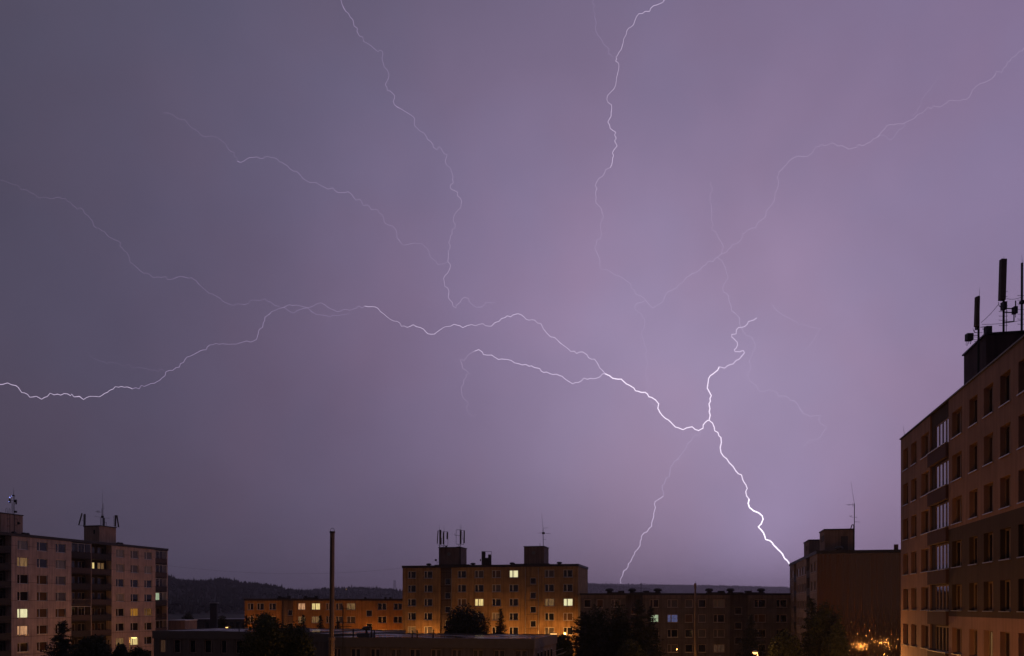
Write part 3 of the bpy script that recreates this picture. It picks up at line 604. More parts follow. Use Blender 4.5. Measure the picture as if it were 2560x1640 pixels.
for x in (1168, 1262, 1418, 1520, 1985, 2178, 2224): vent(orow, SO(x), 2.6, zto+(.3 if x < 1600 else 0), .42 if x < 1600 else .3, .5)

# ------------------------------------------------------------------ dark low block right of the middle
rx = lambda x: 1400+x*600/2404; ry = lambda y: 1420+y*600/2404
fd = Fr(1451.2, 157, R(.4))
Ld = fd.s(1984); Hd = fd.z(1451, 1484.5)-.25
wd = [wallmat('dull_brown_render', (.20, .165, .145), 6, 2.8, 0, .5, .03, .7), wallmat('dark_stair_recess', (.12, .10, .095), 9, 9), wallmat('cornice_band', (.27, .20, .17), 6, 99, joint=.03)]
dark = fd.root('apartment_building', 'long low dark apartment block in front of the far ridge with many roof vents', 'building')
SD_ = lambda x: fd.s(rx(x))
colD = [(240, 312), (368, 436), (512, 605), (900, 990), (1075, 1182), (1252, 1332), (1385, 1462), (1537, 1650), (1945, 2062), (2165, 2275)]
zd = [fd.z(rx(1130), ry(355+150*k)) for k in range(4)]; zd += [zd[-1]-2.8]
winD = [(SD_(a), SD_(b), z-.75, z+.75, i, k) for i, (a, b) in enumerate(colD) for k, z in enumerate(zd)]
t1 = (SD_(660), SD_(828)); t2 = (SD_(1700), SD_(1888))
w1 = [(SD_(715), SD_(785), fd.z(rx(750), ry(428+150*k))-.68, fd.z(rx(750), ry(428+150*k))+.68) for k in range(4)]
w2 = [(SD_(1757), SD_(1830), fd.z(rx(1790), ry(428+150*k))-.68, fd.z(rx(1790), ry(428+150*k))+.68) for k in range(4)]
idd = lambda lo, hi: [w_[:4] for w_ in winD if lo < (w_[0]+w_[1])/2 < hi]
sec = [(0, t1[0], 0, 0, idd(-1, t1[0])), (t1[0], t1[1], .5, 1, w1), (t1[1], t2[0], 0, 0, idd(t1[1], t2[0])), (t2[0], t2[1], .5, 1, w2), (t2[1], Ld, 0, 0, idd(t2[1], 99))]
rf, ztd = building_shell(dark, Ld, 11, Hd, sec, wd, rv=.16, fascia=.25)
zb = fd.z(1600, ry(300))
for a, b in ((.0, t1[0]-.05), (t1[1]+.05, t2[0]-.05), (t2[1]+.05, Ld)):
    MB().box(a, b, -.1, -.004, zb, Hd-.01).build('cornice', wd[2], dark)
LDk = {(3, 1): 'greenish_white_lit_curtain', (4, 1): 'bluish_lit_curtain', (1, 0): 'brown', (2, 0): 'cloth', (4, 0): 'cloth', (5, 0): 'cloth', (7, 0): 'net', (7, 2): 'cloth', (7, 3): 'dim_amber_lit_curtain', (6, 1): 'cloth', (4, 3): 'cloth', (8, 1): 'brown', (4, 2): 'dark', (5, 1): 'brown', (6, 2): 'cloth'}
MC.setdefault('x', None); emis('grey_amber_lit_curtain', (1, .5, .3), .05, .5, (5, 5, .8)); LDk[(7, 3)] = 'grey_amber_lit_curtain'; lw['grey_amber_lit_curtain'] = 'very dim amber'
for a, b, z0, z1, c, k in winD:
    st = LDk.get((c, k), 'dark')
    window(dark, a, b, z0, z1, 0, .16, st, frame=M_dullframe(), mull=(.36,) if c not in (0, 1, 5, 6) else (), fw=.1, trans=(c, k) in ((3, 1), (4, 1)), label='window lit %s from inside' % lw[st] if st in lw else None)
for s_ in w1+w2: window(dark, *s_, .5, .12, 'dark', (), .09, frame=M_lowframe())
for i, (a, b, lump, bx) in enumerate(((490, 660, 515, 632), (725, 850, 746, None), (862, 1030, 1005, 885), (1505, 1685, 1530, 1650), (1722, 1872, 1746, None), (1898, 2085, 2058, 1925))):
    du = MB().box(SD_(a), SD_(b), 2, 3.4, ztd, ztd+.33).build('duct', M_roof(), dark)
    vent(dark, SD_(lump), 2.7, ztd+.1, .78, 1.0)
    if bx: MB().box(SD_(bx-26), SD_(bx+26), 1.9, 3.5, ztd+.333, ztd+.62).build('duct', M_roof(), dark)

# ------------------------------------------------------------------ slab block with bare gable
gx_ = lambda x: 1900+x*400/1339; gy_ = lambda y: 1180+y*400/1339
fs = Fr(1974.4, 159, math.atan2(-math.cos(G), -math.sin(G)))
Ls = fs.s(2042.8); Hs = fs.z(2042.8, 1378.6)-.35
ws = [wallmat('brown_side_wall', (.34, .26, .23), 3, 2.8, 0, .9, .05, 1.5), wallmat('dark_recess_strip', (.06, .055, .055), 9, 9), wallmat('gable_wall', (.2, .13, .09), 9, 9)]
slab = fs.root('apartment_building', 'brown slab block with a bare windowless gable beside the right hand block', 'building')
SS = lambda x: fs.s(gx_(x))
zs_ = [Hs-1.75-2.8*k for k in range(6)]
gs_ = []
for a, b in ((262, 278), (308, 326), (331, 347), (352, 369), (374, 386), (425, 440), (454, 470)):
    for k, z in enumerate(zs_): gs_.append((SS(a), SS(b), z-.75, z+.75))
r1 = (SS(283), SS(303)); r2 = (SS(388), SS(416))
ig = lambda lo, hi: [w_ for w_ in gs_ if lo < (w_[0]+w_[1])/2 < hi]
lgA = [(r1[0]+.3, r1[1]-.3, z-.9, z+.7) for z in zs_]; lgB = [(r2[0]+.3, r2[1]-.3, z-.9, z+.7) for z in zs_]
sec = [(0, r1[0], 0, 0, ig(-1, r1[0])), (r1[0], r1[1], .9, 1, lgA), (r1[1], r2[0], 0, 0, ig(r1[1], r2[0])), (r2[0], r2[1], .9, 1, lgB), (r2[1], Ls, 0, 0, ig(r2[1], 99))]
rf, zts = building_shell(slab, Ls, 15, Hs, sec, ws, rv=.15)
for s_ in gs_: window(slab, *s_, 0, .15, random.choice(('dark', 'dark', 'cloth', 'brown')), (.4,), .09, frame=M_dullframe())
for s_ in lgA+lgB: window(slab, *s_, .9, .12, 'dark', (.5,), .08, sill=False, frame=mat('grey_window_frame', None))
for rr in (r1, r2):
    for z in zs_: balcony(slab, rr[0], rr[1], z-1.3, .9, 0, 'panel')
cl = MB(); n = 64; xw = 15.0; rj = random.Random(9)
zc_ = [.2+.42*k for k in range(26)]+[Hs-.06]                # sheet metal laid in short, slightly uneven lengths near the ground
for i in range(n):
    y0 = xw*i/n; p = xw/n
    jt = [(rj.gauss(0, .006), rj.gauss(0, .006)) for _ in zc_]
    for k in range(len(zc_)-1):
        pa = [(y0, .04), (y0+p*.3, .04), (y0+p*.42, .115), (y0+p*.88, .115), (y0+p, .04)]
        def X(q, kk): return pa[q][1]+(jt[kk][0] if q == 2 else jt[kk][1] if q == 3 else 0)
        for q in range(4):
            a, b = pa[q][0], pa[q+1][0]; z0, z1 = zc_[k], zc_[k+1]
            cl.quad((Ls+X(q, k), a, z0), (Ls+X(q+1, k), b, z0), (Ls+X(q+1, k+1), b, z1), (Ls+X(q, k+1), a, z1))
mc_, mn, ml_, mb_ = nodes_of('ribbed_brown_cladding')
mb_.inputs['Base Color'].default_value = (.30, .19, .11, 1); mb_.inputs['Metallic'].default_value = .6; mb_.inputs['Roughness'].default_value = .055
t = mn.new('ShaderNodeTexCoord'); mp = mn.new('ShaderNodeMapping'); mp.inputs['Scale'].default_value = (1, 1, .5)
z = mn.new('ShaderNodeTexNoise'); z.inputs['Scale'].default_value = 5; z.inputs['Detail'].default_value = 4
bp = mn.new('ShaderNodeBump'); bp.inputs['Strength'].default_value = 1; bp.inputs['Distance'].default_value = .006
ml_.new(t.outputs['Object'], mp.inputs[0]); ml_.new(mp.outputs[0], z.inputs['Vector']); ml_.new(z.outputs[0], bp.inputs['Height']); ml_.new(bp.outputs[0], mb_.inputs['Normal'])
cl.build('gable_cladding', mc_, slab)
wl2 = wallmat('slab_lift_wall', (.30, .22, .19), 1e3, 1e3, 500, 500)
def lift_slab(pxc, pxr, pyt, d, yy, door=None, slots=None):
    """pxc: near left corner, its front width to pxr, set d metres in from the long side"""
    k = fs.s(pxc, d); zt = fs.z(pxc, pyt, d); Yc = fs.st(pxc, d)[1]; P0 = fs.world(k, d, 0)
    rr = Vector(((pxr-CX)/F, 1)); q = Vector((P0.x, P0.y)); wdt = -(q.x*rr.y-q.y*rr.x)/(fs.n.x*rr.y-fs.n.y*rr.x)
    mb = MB().box(k-yy, k, d, d+wdt, zts, zt); o = mb.build('lift_housing', wl2, slab)
    MB().box(k-yy-.1, k+.1, d-.1, d+wdt+.1, zt+.002, zt+.18).build('cap', M_roof(), o)
    for t_ in (slots or ()): MB().box(k-t_-.5, k-t_, d-.04, d-.002, zt-1.6, zt-.7).build('vent_slot', mat('dark_slot', (.02, .02, .02), .7), o)
    if door: MB().box(k+.002, k+.05, d+wdt*door[0], d+wdt*door[1], zts+.05, zt-.95).build('door', mat('dark_metal_door', (.05, .05, .055), .5), o)
    return k, d, wdt, zt
la = lift_slab(2061.3, 2134.5, 1325.5, 1.6, 5.2, (.56, .8), (.5, 1.9, 3.3))
lb = lift_slab(2022.3, 2053, 1351.5, 1.6, 7.0, None, (1.0, 3.2))
MB().cyl((Ls-1.5, 11.0, zts), (Ls-1.5, 11.0, zts+.95), .3, n=12).build('roof_vent', mat('clay_vent', (.16, .10, .08), .8), slab)
vent(slab, Ls-1.0, la[1]+la[2]*.37, zts, .6, .75)

# ------------------------------------------------------------------ big block on the right
qx = lambda x: 2220+x*340/970; qy = lambda y: 1100+y*540/1540
fr_ = Fr(2252, 67.1, math.atan2(-math.cos(G), -math.sin(G)))
Lr = fr_.s(2560)+12; Hr = fr_.z(2252, 1096)-.12
band_z1 = fr_.z(qx(430), qy(640)); band_z0 = fr_.z(qx(430), qy(1256))
zrr = [fr_.z(qx(127), qy(v)) for v in (136, 388, 637, 886, 1136, 1385)]; dz = (zrr[0]-zrr[-1])/5; zrr = [zrr[0]-dz*k for k in range(8)]
SR = lambda x: fr_.s(qx(x))
bay = (SR(300), SR(432))
sal = wallmat('salmon_render', (.44, .25, .17), 1e3, 1e3, 500, 500, stain=.2); drk = wallmat('dark_brown_render', (.105, .068, .043), 1e3, 1e3, 500, 500, stain=.2)
wr = [sal, drk]
colR = [(108, 143), (165, 203), (237, 290), (457, 526), (580, 638), (683, 750), (800, 873), (930, 1010)]
sp = [(SR(a), SR(b)) for a, b in colR]
gap = sp[6][0]-sp[5][0]
sp += [(sp[7][0]+gap*k, sp[7][1]+gap*k) for k in (1.15, 2.2)]
right = fr_.root('apartment_building', 'tall salmon and brown apartment block filling the right edge of the photo', 'building')
wr_ = [(a, b, z-.82, z+.82, i, k) for i, (a, b) in enumerate(sp) for k, z in enumerate(zrr)]
BD = .10
bw_ = [(bay[0]+.95, bay[1]-.2, z-.86, z+.86) for z in zrr]
mb = MB()
facade(mb, 0, bay[0], 0, Hr, 0, [w_[:4] for w_ in wr_ if w_[4] < 3], .32, 0)
facade(mb, bay[0], bay[1], 0, Hr, BD, bw_, .1, 1)
for z0, z1, m in ((0, band_z0, 0), (band_z0, band_z1, 1), (band_z1, Hr, 0)):
    facade(mb, bay[1], Lr, z0, z1, 0, [w_[:4] for w_ in wr_ if w_[4] >= 3 and z0 < (w_[2]+w_[3])/2 < z1], .32, m)
mb.quad((bay[0], 0, 0), (bay[0], BD, 0), (bay[0], BD, Hr), (bay[0], 0, Hr), 0); mb.quad((bay[1], 0, 0), (bay[1], BD, 0), (bay[1], BD, Hr), (bay[1], 0, Hr), 1)
mb.quad((0, 0, 0), (0, 14, 0), (0, 14, Hr), (0, 0, Hr), 0); mb.quad((Lr, 0, 0), (Lr, 14, 0), (Lr, 14, Hr), (Lr, 0, Hr), 0); mb.quad((0, 14, 0), (Lr, 14, 0), (Lr, 14, Hr), (0, 14, Hr), 0)
mb.build('wall', wr, right)
ro = MB().box(-.05, Lr+.05, -.05, 14.05, Hr, Hr+.1).build('roof', M_roof(), right)
MB().box(-.09, Lr+.09, -.09, -.053, Hr+.03, Hr+.10).build('parapet_trim', mat('dark_trim', (.12, .11, .11), .5, .4), ro)
fb = mat('brown_window_frame', (.34, .22, .14), .6)
rnd = random.Random(4)
for a, b, z0, z1, c, k in wr_:
    z_ = z0
    st = 'dark'
    if k == 5 and c in (4, 5): st = 'dim_amber_lit_curtain' if c == 5 else 'cloth'
    elif rnd.random() < .3: st = rnd.choice(('cloth', 'brown', 'brown'))
    window(right, a, b, z0, z1, 0, .32, st, (.45,), .09, frame=fb, label='window with a narrow warm lit gap' if st.startswith('dim') else None)
for k, (a, b, z0, z1) in enumerate(bw_):
    wn = window(right, a, b, z0, z1, BD, .1, 'mirror' if k < 5 else 'dark', (.25, .5, .75), .09, frame=fb, sill=False)
    zb0 = z1+.08; zt0 = (bw_[k-1][2]-.04) if k else Hr-.02
    if k: 
        o = MB().box(bay[0]-.12, bay[1]-.1, -.15, BD-.004, zb0, zt0).build('balcony_parapet', wallmat('dark_parapet', (.12, .065, .06), 1e3, 1e3, 500, 500, stain=.15), right)
        MB().box(bay[0]-.2, bay[1]-.05, -.20, BD-.01, zt0+.003, zt0+.05).build('ledge', M_sill(), o)
# rooftop plant room
dR = 2.0
sb0, sb1 = fr_.s(2409.7, dR), fr_.s(2465.4, dR); zbx = fr_.z(2465.4, 836.7, dR)
mb = MB().box(sb0, sb1, dR, 12.5, Hr+.1, zbx); lb_ = mb.build('lift_housing', wallmat('dark_violet_render', (.10, .06, .065), 1e3, 1e3, 500, 500), right)
MB().box(sb0-.1, sb1+.1, dR-.1, 12.6, zbx+.002, zbx+.1).build('cap', M_steel(), lb_)
for px in (2418, 2436): k = fr_.s(px, dR); MB().box(k-.25, k+.25, dR-.05, dR-.003, Hr+.9, Hr+1.9).build('vent_slot', mat('dark_slot', (.02, .02, .02), .7), lb_)

# ------------------------------------------------------------------ low pavilions with wet flat roofs
def wetroof():
    if 'wet_roof' in MC: return MC['wet_roof']
    m, n, l, b = nodes_of('wet_roof'); b.inputs['Base Color'].default_value = (.05, .048, .05, 1)
    t = n.new('ShaderNodeTexCoord'); z = n.new('ShaderNodeTexNoise'); z.inputs['Scale'].default_value = .35; z.inputs['Detail'].default_value = 5; z.inputs['Distortion'].default_value = .8
    mp = n.new('ShaderNodeMapping'); mp.inputs['Scale'].default_value = (.6, 1.4, 1); l.new(t.outputs['Object'], mp.inputs[0]); l.new(mp.outputs[0], z.inputs['Vector'])
    mr = n.new('ShaderNodeMapRange'); mr.inputs[1].default_value = .42; mr.inputs[2].default_value = .62; mr.inputs[3].default_value = .03; mr.inputs[4].default_value = .30
    l.new(z.outputs[0], mr.inputs[0]); l.new(mr.outputs[0], b.inputs['Roughness']); b.inputs['Specular IOR Level'].default_value = .6
    z2 = n.new('ShaderNodeTexNoise'); z2.inputs['Scale'].default_value = 1.6; z2.inputs['Detail'].default_value = 3; l.new(t.outputs['Object'], z2.inputs['Vector'])
    bp = n.new('ShaderNodeBump'); bp.inputs['Strength'].default_value = .05; bp.inputs['Distance'].default_value = .05; l.new(z2.outputs[0], bp.inputs['Height']); l.new(bp.outputs[0], b.inputs['Normal'])
    MC['wet_roof'] = m; return m
wlow = lambda: wallmat('grey_pavilion_wall', (.20, .17, .15), 6, 1e3, 0, 500, .03, .6)
def pavilion(px0, px1, pyf, Y, D, label, wins, zt=None, fz=None, win_y=(1.05, 2.7), nz=None):
    f = Fr(px0, Y, -G); L = f.s(px1); H = f.z(px0, pyf)
    root = f.root('pavilion', label, 'building')
    hs = [(f.s(a), f.s(b), H-win_y[1], H-win_y[0]) for a, b in wins]
    mb = MB(); facade(mb, 0, L, 0, H-.06, 0, hs, .2)
    mb.quad((L, 0, 0), (L, D, 0), (L, D, H-.06), (L, 0, H-.06), 0, ((0, 0), (D, 0), (D, H), (0, H))); mb.quad((0, 0, 0), (0, D, 0), (0, D, H-.06), (0, 0, H-.06), 0, ((0, 0), (D, 0), (D, H), (0, H)))
    mb.quad((0, D, 0), (L, D, 0), (L, D, H-.06), (0, D, H-.06)); mb.build('wall', wlow(), root)
    r = MB().box(-.08, L+.08, -.08, D+.08, H-.06, H).build('roof', wetroof(), root)
    e = MB().box(-.12, L+.12, -.12, -.082, H-.9, H+.05).box(-.12, L+.12, D+.082, D+.12, H-.3, H+.07).box(-.12, -.082, -.08, D+.08, H-.9, H+.07).box(L+.082, L+.12, -.08, D+.08, H-.9, H+.05)
    e.build('fascia', mat('dark_fascia', (.15, .13, .115), .6), root)
    return f, root, L, H, hs
f1, p1, L1, H1, h1 = pavilion(384, 800, 1578, 106.7, 14.5, 'low dark pavilion with six windows in front of the hill', ((399, 416), (434, 453), (473, 492), (511, 531), (552, 569), (589, 609), (628, 648), (668, 688)))
for k, s_ in enumerate(h1): window(p1, *s_, 0, .2, 'dark' if k else 'grey_amber_lit_curtain', (.8,), .08, frame=M_lowframe(), sill=False)
f2, p2, L2, H2, h2 = pavilion(826, 1334, 1594, 85.2, 13, 'low dark pavilion with a wet roof below the ochre block', ((833, 851), (876, 901), (925, 950), (975, 1003), (1023, 1051), (1076, 1103), (1128, 1155), (1181, 1208), (1233, 1262), (1287, 1319)), win_y=(1.05, 2.9))
for k, s_ in enumerate(h2): window(p2, *s_, 0, .2, 'cloth' if k in (3, 6, 9) else 'dusty', (.5,), .1, frame=M_lowframe(), sill=False)
f3, p3, L3, H3, h3 = pavilion(783, 897, 1585, 96, 15, 'small linking pavilion behind the tall flue', ())
# ribbed windows on the end wall of the second pavilion
for k in range(5):
    y = 1.5+k*1.9; o = MB().box(L2+.004, L2+.07, y, y+1.0, H2-3.2, H2-1.3).build('window', mat('grey_window_frame', None), p2)
    MB().box(L2+.072, L2+.08, y+.08, y+.92, H2-3.1, H2-1.4).build('pane', DG(), o)
for px, d, h in ((883, 3, .85), (1030.5, 1.5, .75), (1043, 1.5, .8), (1083, 1.5, .8), (936, 2.0, .7), (929, 1.2, 1.1)):
    k = f2.s(px, d); MB().cyl((k, d, H2), (k, d, H2+h), .08, n=8).build('vent_pipe', M_roof(), p2)
k = f2.s(929, 1.2); MB().cyl((k, 1.2, H2+1.05), (k-.55, 1.2, H2+1.05), .06, n=8).build('vent_pipe', M_roof(), p2)
ka, kb = f2.s(892, 1.5), f2.s(922, 1.5); cb = MB().box(ka, kb, 1.5, 2.9, H2, H2+.42).build('roof_box', mat('roof_box_grey', (.1, .1, .1), .6), p2)
m = MB(); m.lathe(((ka+kb)/2+.15, 2.1, H2+.42), [(.12, 0), (.12, .3), (.4, .34), (.42, .55), (.25, .68), (.02, .7)]); m.build('roof_vent', M_roof(), p2)
for px in (598, 634, 703): k = f1.s(px, 2); MB().cyl((k, 2, H1), (k, 2, H1+.75), .07, n=8).build('vent_pipe', M_roof(), p1)
k = f1.s(740, 3); MB().box(k-1.2, k+1.2, 3, 4.4, H1, H1+.4).build('roof_box', mat('roof_box_grey', None), p1)

# far low sheds below the hill
f4 = Fr(421, 190, R(2)); L4 = f4.s(462); H4 = f4.z(421, 1550)
r4 = f4.root('shed', 'small flat roofed brown shed right of the pale block', 'building')
MB().box(0, L4, 0, 8, 0, H4-.2).build('wall', wallmat('shed_wall', (.30, .2, .16), 4, 9), r4); MB().box(-.2, L4+.2, -.2, 8.2, H4-.198, H4).build('roof', M_sill(), r4)
f5 = Fr(488, 330, R(0)); L5 = f5.s(640); H5 = f5.z(488, 1547)
r5 = f5.root('shed', 'long dark flat shed at the foot of the hill', 'building')
MB().box(0, L5, 0, 16, 0, H5-.25).build('wall', wallmat('dark_shed_wall', (.10, .09, .08), 4, 9), r5); MB().box(-.3, L5+.3, -.3, 16.3, H5-.248, H5).build('roof', mat('pale_shed_roof', (.3, .28, .3), .5), r5)
for k in range(9): o = MB().box(4+k*2.4, 5.4+k*2.4, -.06, -.003, 1, H5-1.3).build('window', DG(), r5)
P = W(535, HY, 300)
tw = thing('transformer_tower', 'narrow dark concrete tower standing before the forested hill', 'tower', (P.x, P.y, 0), R(8))
h = 11+9/F*300; MB().box(-1.15, 1.15, -1.15, 1.15, 0, h).build('shaft', mat('dark_tower_concrete', (.045, .042, .045), .9), tw); MB().box(-1.3, 1.5, -1.3, 1.3, h+.002, h+.2).build('cap', M_sill(), tw)

# ------------------------------------------------------------------ masts and aerials (positions read at a photo point, built at a real distance)
class At:
    """builder round a base point: pixel offsets become metres at this distance"""
    def __init__(s, name, label, cat, px, Y, zbase, group=None):
        s.Y = Y; P = W(px, HY, Y); s.o = Vector((P.x, Y, zbase)); s.r = thing(name, label, cat, s.o, 0, group); s.k = Y/F
    def p(s, px, py, dy=0): P = W(px, py, s.Y); return Vector((P.x, s.Y+dy, P.z))-s.o
    def bar(s, name, a, b, w, n=8, m=None, mb=None, dy=(0, 0)):
        mb2 = mb or MB(); mb2.cyl(s.p(*a, dy[0]), s.p(*b, dy[1]), w*.5*s.k, n=n)
        if mb is None: return mb2.build(name, m or M_steel(), s.r)
    def taper(s, name, a, b, w0, w1): return MB().cyl(s.p(*a), s.p(*b), w0*.5*s.k, w1*.5*s.k, n=8).build(name, M_steel(), s.r)
    def panel(s, a, b, w, dep=.14, dy=-.2, m=None, name='panel_antenna'):
        A, B = s.p(*a, dy), s.p(*b, dy); d = (B-A); c = (A+B)/2; ax = Vector((0, 1, 0)).cross(d).normalized()*w*.5*s.k
        return MB().obox(c, ax, Vector((0, dep*.5, 0)), d*.5).build(name, m or M_panel(), s.r)
    def boxp(s, name, x0, y0, x1, y1, dep=.3, dy=0, m=None):
        A = s.p(x0, y1, dy); B = s.p(x1, y0, dy); return MB().box(A.x, B.x, A.y-dep/2, A.y+dep/2, A.z, B.z).build(name, m or M_steel(), s.r)
    def bars(s, name, L_, w, m=None, par=None):
        def near(e, f):
            def ps(p, a, b):
                ax, ay = b[0]-a[0], b[1]-a[1]; q = ax*ax+ay*ay or 1e-9; t = max(0, min(1, ((p[0]-a[0])*ax+(p[1]-a[1])*ay)/q))
                return math.hypot(p[0]-a[0]-t*ax, p[1]-a[1]-t*ay)
            def cr(a, b, c): return (b[0]-a[0])*(c[1]-a[1])-(b[1]-a[1])*(c[0]-a[0])
            if cr(*e, f[0])*cr(*e, f[1]) < 0 and cr(*f, e[0])*cr(*f, e[1]) < 0: return True
            return min(ps(e[0], *f), ps(e[1], *f), ps(f[0], *e), ps(f[1], *e)) < w*1.0
        left = list(L_)
        while left:                                   # pieces that touch one another make one part
            gp = [left.pop(0)]; grown = True
            while grown:
                grown = False
                for e in list(left):
                    if any(near(e, f) for f in gp): gp.append(e); left.remove(e); grown = True
            mb = MB()
            for a, b in gp: mb.cyl(s.p(*a), s.p(*b), w*.5*s.k, n=6)
            o = mb.build(name, m or M_steel(), s.r)
        return o
# pale block, front left mast
Ya = fp.st(36, 3)[1]
a = At('antenna_mast', 'lattice antenna mast with small blue lamps at the far left edge', 'antenna mast', 36, Ya, zt1+.16)
Q = lambda x, y: (x*120/1422, 1210+y*130/1540)
zpy = lambda at: HY-(at.o.z-CZ)/at.k
a.bars('pole', [(Q(415, 330), (Q(415, 0)[0], zpy(a)))], 1.9, M_black()); a.taper('whip', Q(405, 330), Q(407, 105), 1.2, .35)
a.bars('ladder', [((Q(350, 0)[0], zpy(a)), Q(352, 400)), (Q(372, 560), (Q(372, 0)[0], zpy(a)))]+[(Q(350, 560+k*36), Q(372, 560+k*36)) for k in range(9)], .6, M_black())
a.boxp('panel_antenna', *Q(278, 440), *Q(308, 560)); a.bars('bracket', [(Q(308, 492), Q(415, 492)), (Q(415, 590), Q(480, 590)), (Q(415, 480), Q(480, 480))], .7)
a.boxp('panel_antenna', *Q(470, 460), *Q(490, 600)); a.boxp('panel_antenna', *Q(425, 470), *Q(462, 540))
a.bars('hoop', [(Q(155, 840), Q(175, 725)), (Q(175, 725), Q(208, 715)), (Q(208, 715), (Q(222, 0)[0], zpy(a))), ((Q(262, 0)[0], zpy(a)), Q(265, 740)), (Q(265, 740), Q(285, 728)), (Q(285, 728), Q(300, 740)), (Q(300, 740), (Q(300, 0)[0], zpy(a)))], .8)
a.boxp('dish_antenna', *Q(440, 795), *Q(495, 850), .3)
bl = emis('blue_signal_lamp', (.25, .3, 1.0), 2.6); bl.cycles.emission_sampling = 'NONE'
for x, y, rr in ((322, 400, 1.1), (375, 362, .6), (297, 530, .7)):
    c = a.p(*Q(x, y), -.3); MB().lathe(c, [(.01, -rr*a.k), (rr*a.k*.8, -rr*a.k*.5), (rr*a.k, 0), (rr*a.k*.8, rr*a.k*.5), (.01, rr*a.k)], 8).build('signal_lamp', bl, a.r)
a.boxp('head_frame', *Q(362, 325), *Q(432, 362), .15)
# mast with dish fixed on the wall of that lift housing
a = At('antenna_mast', 'rows of poles with a small dish mounted in front of the leftmost lift housing', 'antenna mast', 24, Ya-3.2, ztp)
a.bars('pole', [(Q(290, 880), (Q(290, 0)[0], zpy(a))), (Q(215, 880), (Q(215, 0)[0], zpy(a)))], .9)
a.bars('bracket', [(Q(200, 1035), Q(300, 1035)), (Q(200, 1245), Q(300, 1245)), (Q(430, 1035), Q(515, 1035)), (Q(515, 1035), Q(515, 1215)), (Q(515, 1215), Q(430, 1215))], 1.0)
a.bars('pole', [(Q(425, 900), (Q(425, 0)[0], zpy(a)))], 1.8)
c = a.p(*Q(575, 1165), -.3); MB().cyl(c, c+Vector((.1, .3, 0)), 3.6*a.k, 2*a.k, n=14).build('dish_antenna', M_black(), a.r)
# pale block, second mast group
Yb = fp.st(252, 3.5)[1]
Q2 = lambda x, y: (170+x*160/1449, 1210+y*170/1540)
a = At('antenna_mast', 'thin television mast with yagi aerials between two panel antennas on the pale block', 'antenna mast', 256, Yb, zt2+.16)
zp = zpy(a)
a.bars('pole', [((Q2(790, 0)[0], zp), Q2(790, 440))], 1.5); a.taper('whip', Q2(775, 440), Q2(785, 140), .7, .25)
a.bars('side_pole', [((Q2(766, 0)[0], zp), Q2(766, 550)), ((Q2(736, 0)[0], zp), Q2(736, 760)), ((Q2(865, 0)[0], zp), Q2(865, 865)), (Q2(825, 865), Q2(865, 865))], 1.0)
a.boxp('panel_antenna', *Q2(805, 770), *Q2(830, 950), .2)
a.bars('yagi_antenna', [(Q2(610, 622), Q2(775, 640)), (Q2(690, 595), Q2(690, 650)), (Q2(655, 600), Q2(655, 645)), (Q2(715, 605), Q2(715, 655)), (Q2(672, 598), Q2(672, 645))], .55)
a.bars('yagi_antenna', [(Q2(605, 732), Q2(735, 752)), (Q2(820, 772), Q2(950, 773)), (Q2(785, 548), Q2(828, 548)), (Q2(750, 700), Q2(820, 700))], .55)
a.boxp('head_box', *Q2(752, 720), *Q2(808, 770), .2)
a.bars('ladder', [(Q2(790, 760+k*28), Q2(805, 760+k*28)) for k in range(7)], .4)
a = At('antenna_mast', 'pair of leaning panel antennas on the left corner of the pale block lift housing', 'antenna mast', 209, Yb+1.5, zt2+.16)
zp = zpy(a)
a.bars('pole', [((Q2(353, 0)[0], zp), Q2(353, 690))], 1.3); a.panel(Q2(330, 665), Q2(255, 935), 2.6); a.panel(Q2(395, 680), Q2(392, 940), 3.4)
a.bars('bracket', [(Q2(245, 935), Q2(353, 940)), (Q2(305, 820), Q2(353, 822)), (Q2(353, 700), Q2(395, 690))], .6)
a = At('antenna_mast', 'two panel antennas joined at the top on the pale lift housing, right corner', 'antenna mast', 286, Yb+1.0, zt2+.16)
zp = zpy(a)
a.bars('pole', [((Q2(1062, 0)[0], zp), Q2(1062, 730))], 1.2); a.panel(Q2(1088, 708), Q2(1080, 965), 3.6); a.panel(Q2(1100, 705), Q2(1142, 975), 2.8, dy=.1)
a.bars('ladder', [((Q2(1035, 0)[0], zp), Q2(1035, 715))]+[(Q2(1028, 730+k*33), Q2(1048, 730+k*33)) for k in range(7)], .45)
a.bars('bracket', [(Q2(1060, 970), Q2(1160, 972))], .6)
# ochre block masts
Q3 = lambda x, y: (1070+x*200/2200, 1290+y*140/1540)
Yc_ = fc.st(1110, dd-.4)[1]
a = At('antenna_mast', 'twin poles with four panel antennas on the left roof box of the ochre block', 'antenna mast', 1099, Yc_, ztc)
zp = zpy(a)
a.bars('pole', [((Q3(318, 0)[0], zp), Q3(318, 370))], 1.7); a.bars('pole', [(Q3(440, 870), Q3(440, 405))], 1.7)
a.taper('whip', Q3(314, 380), Q3(314, 215), .5, .3); a.taper('whip', Q3(443, 405), Q3(443, 245), .5, .3)
a.panel(Q3(345, 385), Q3(342, 790), 4.6); a.panel(Q3(278, 405), Q3(256, 760), 2.2); a.panel(Q3(424, 450), Q3(422, 780), 2.8); a.panel(Q3(533, 450), Q3(528, 640), 3.4)
a.bars('frame', [(Q3(278, 410), Q3(318, 410)), (Q3(375, 432), Q3(552, 432)), (Q3(552, 432), Q3(545, 820)), (Q3(545, 820), Q3(340, 810)), (Q3(375, 600), Q3(370, 780))], .9)
a.bars('cable', [(Q3(330, 820), Q3(380, 860)), (Q3(380, 860), Q3(440, 830)), (Q3(265, 780), Q3(300, 820))], .6, M_black())
a.boxp('equipment_box', *Q3(475, 825), *Q3(528, 872), .5)
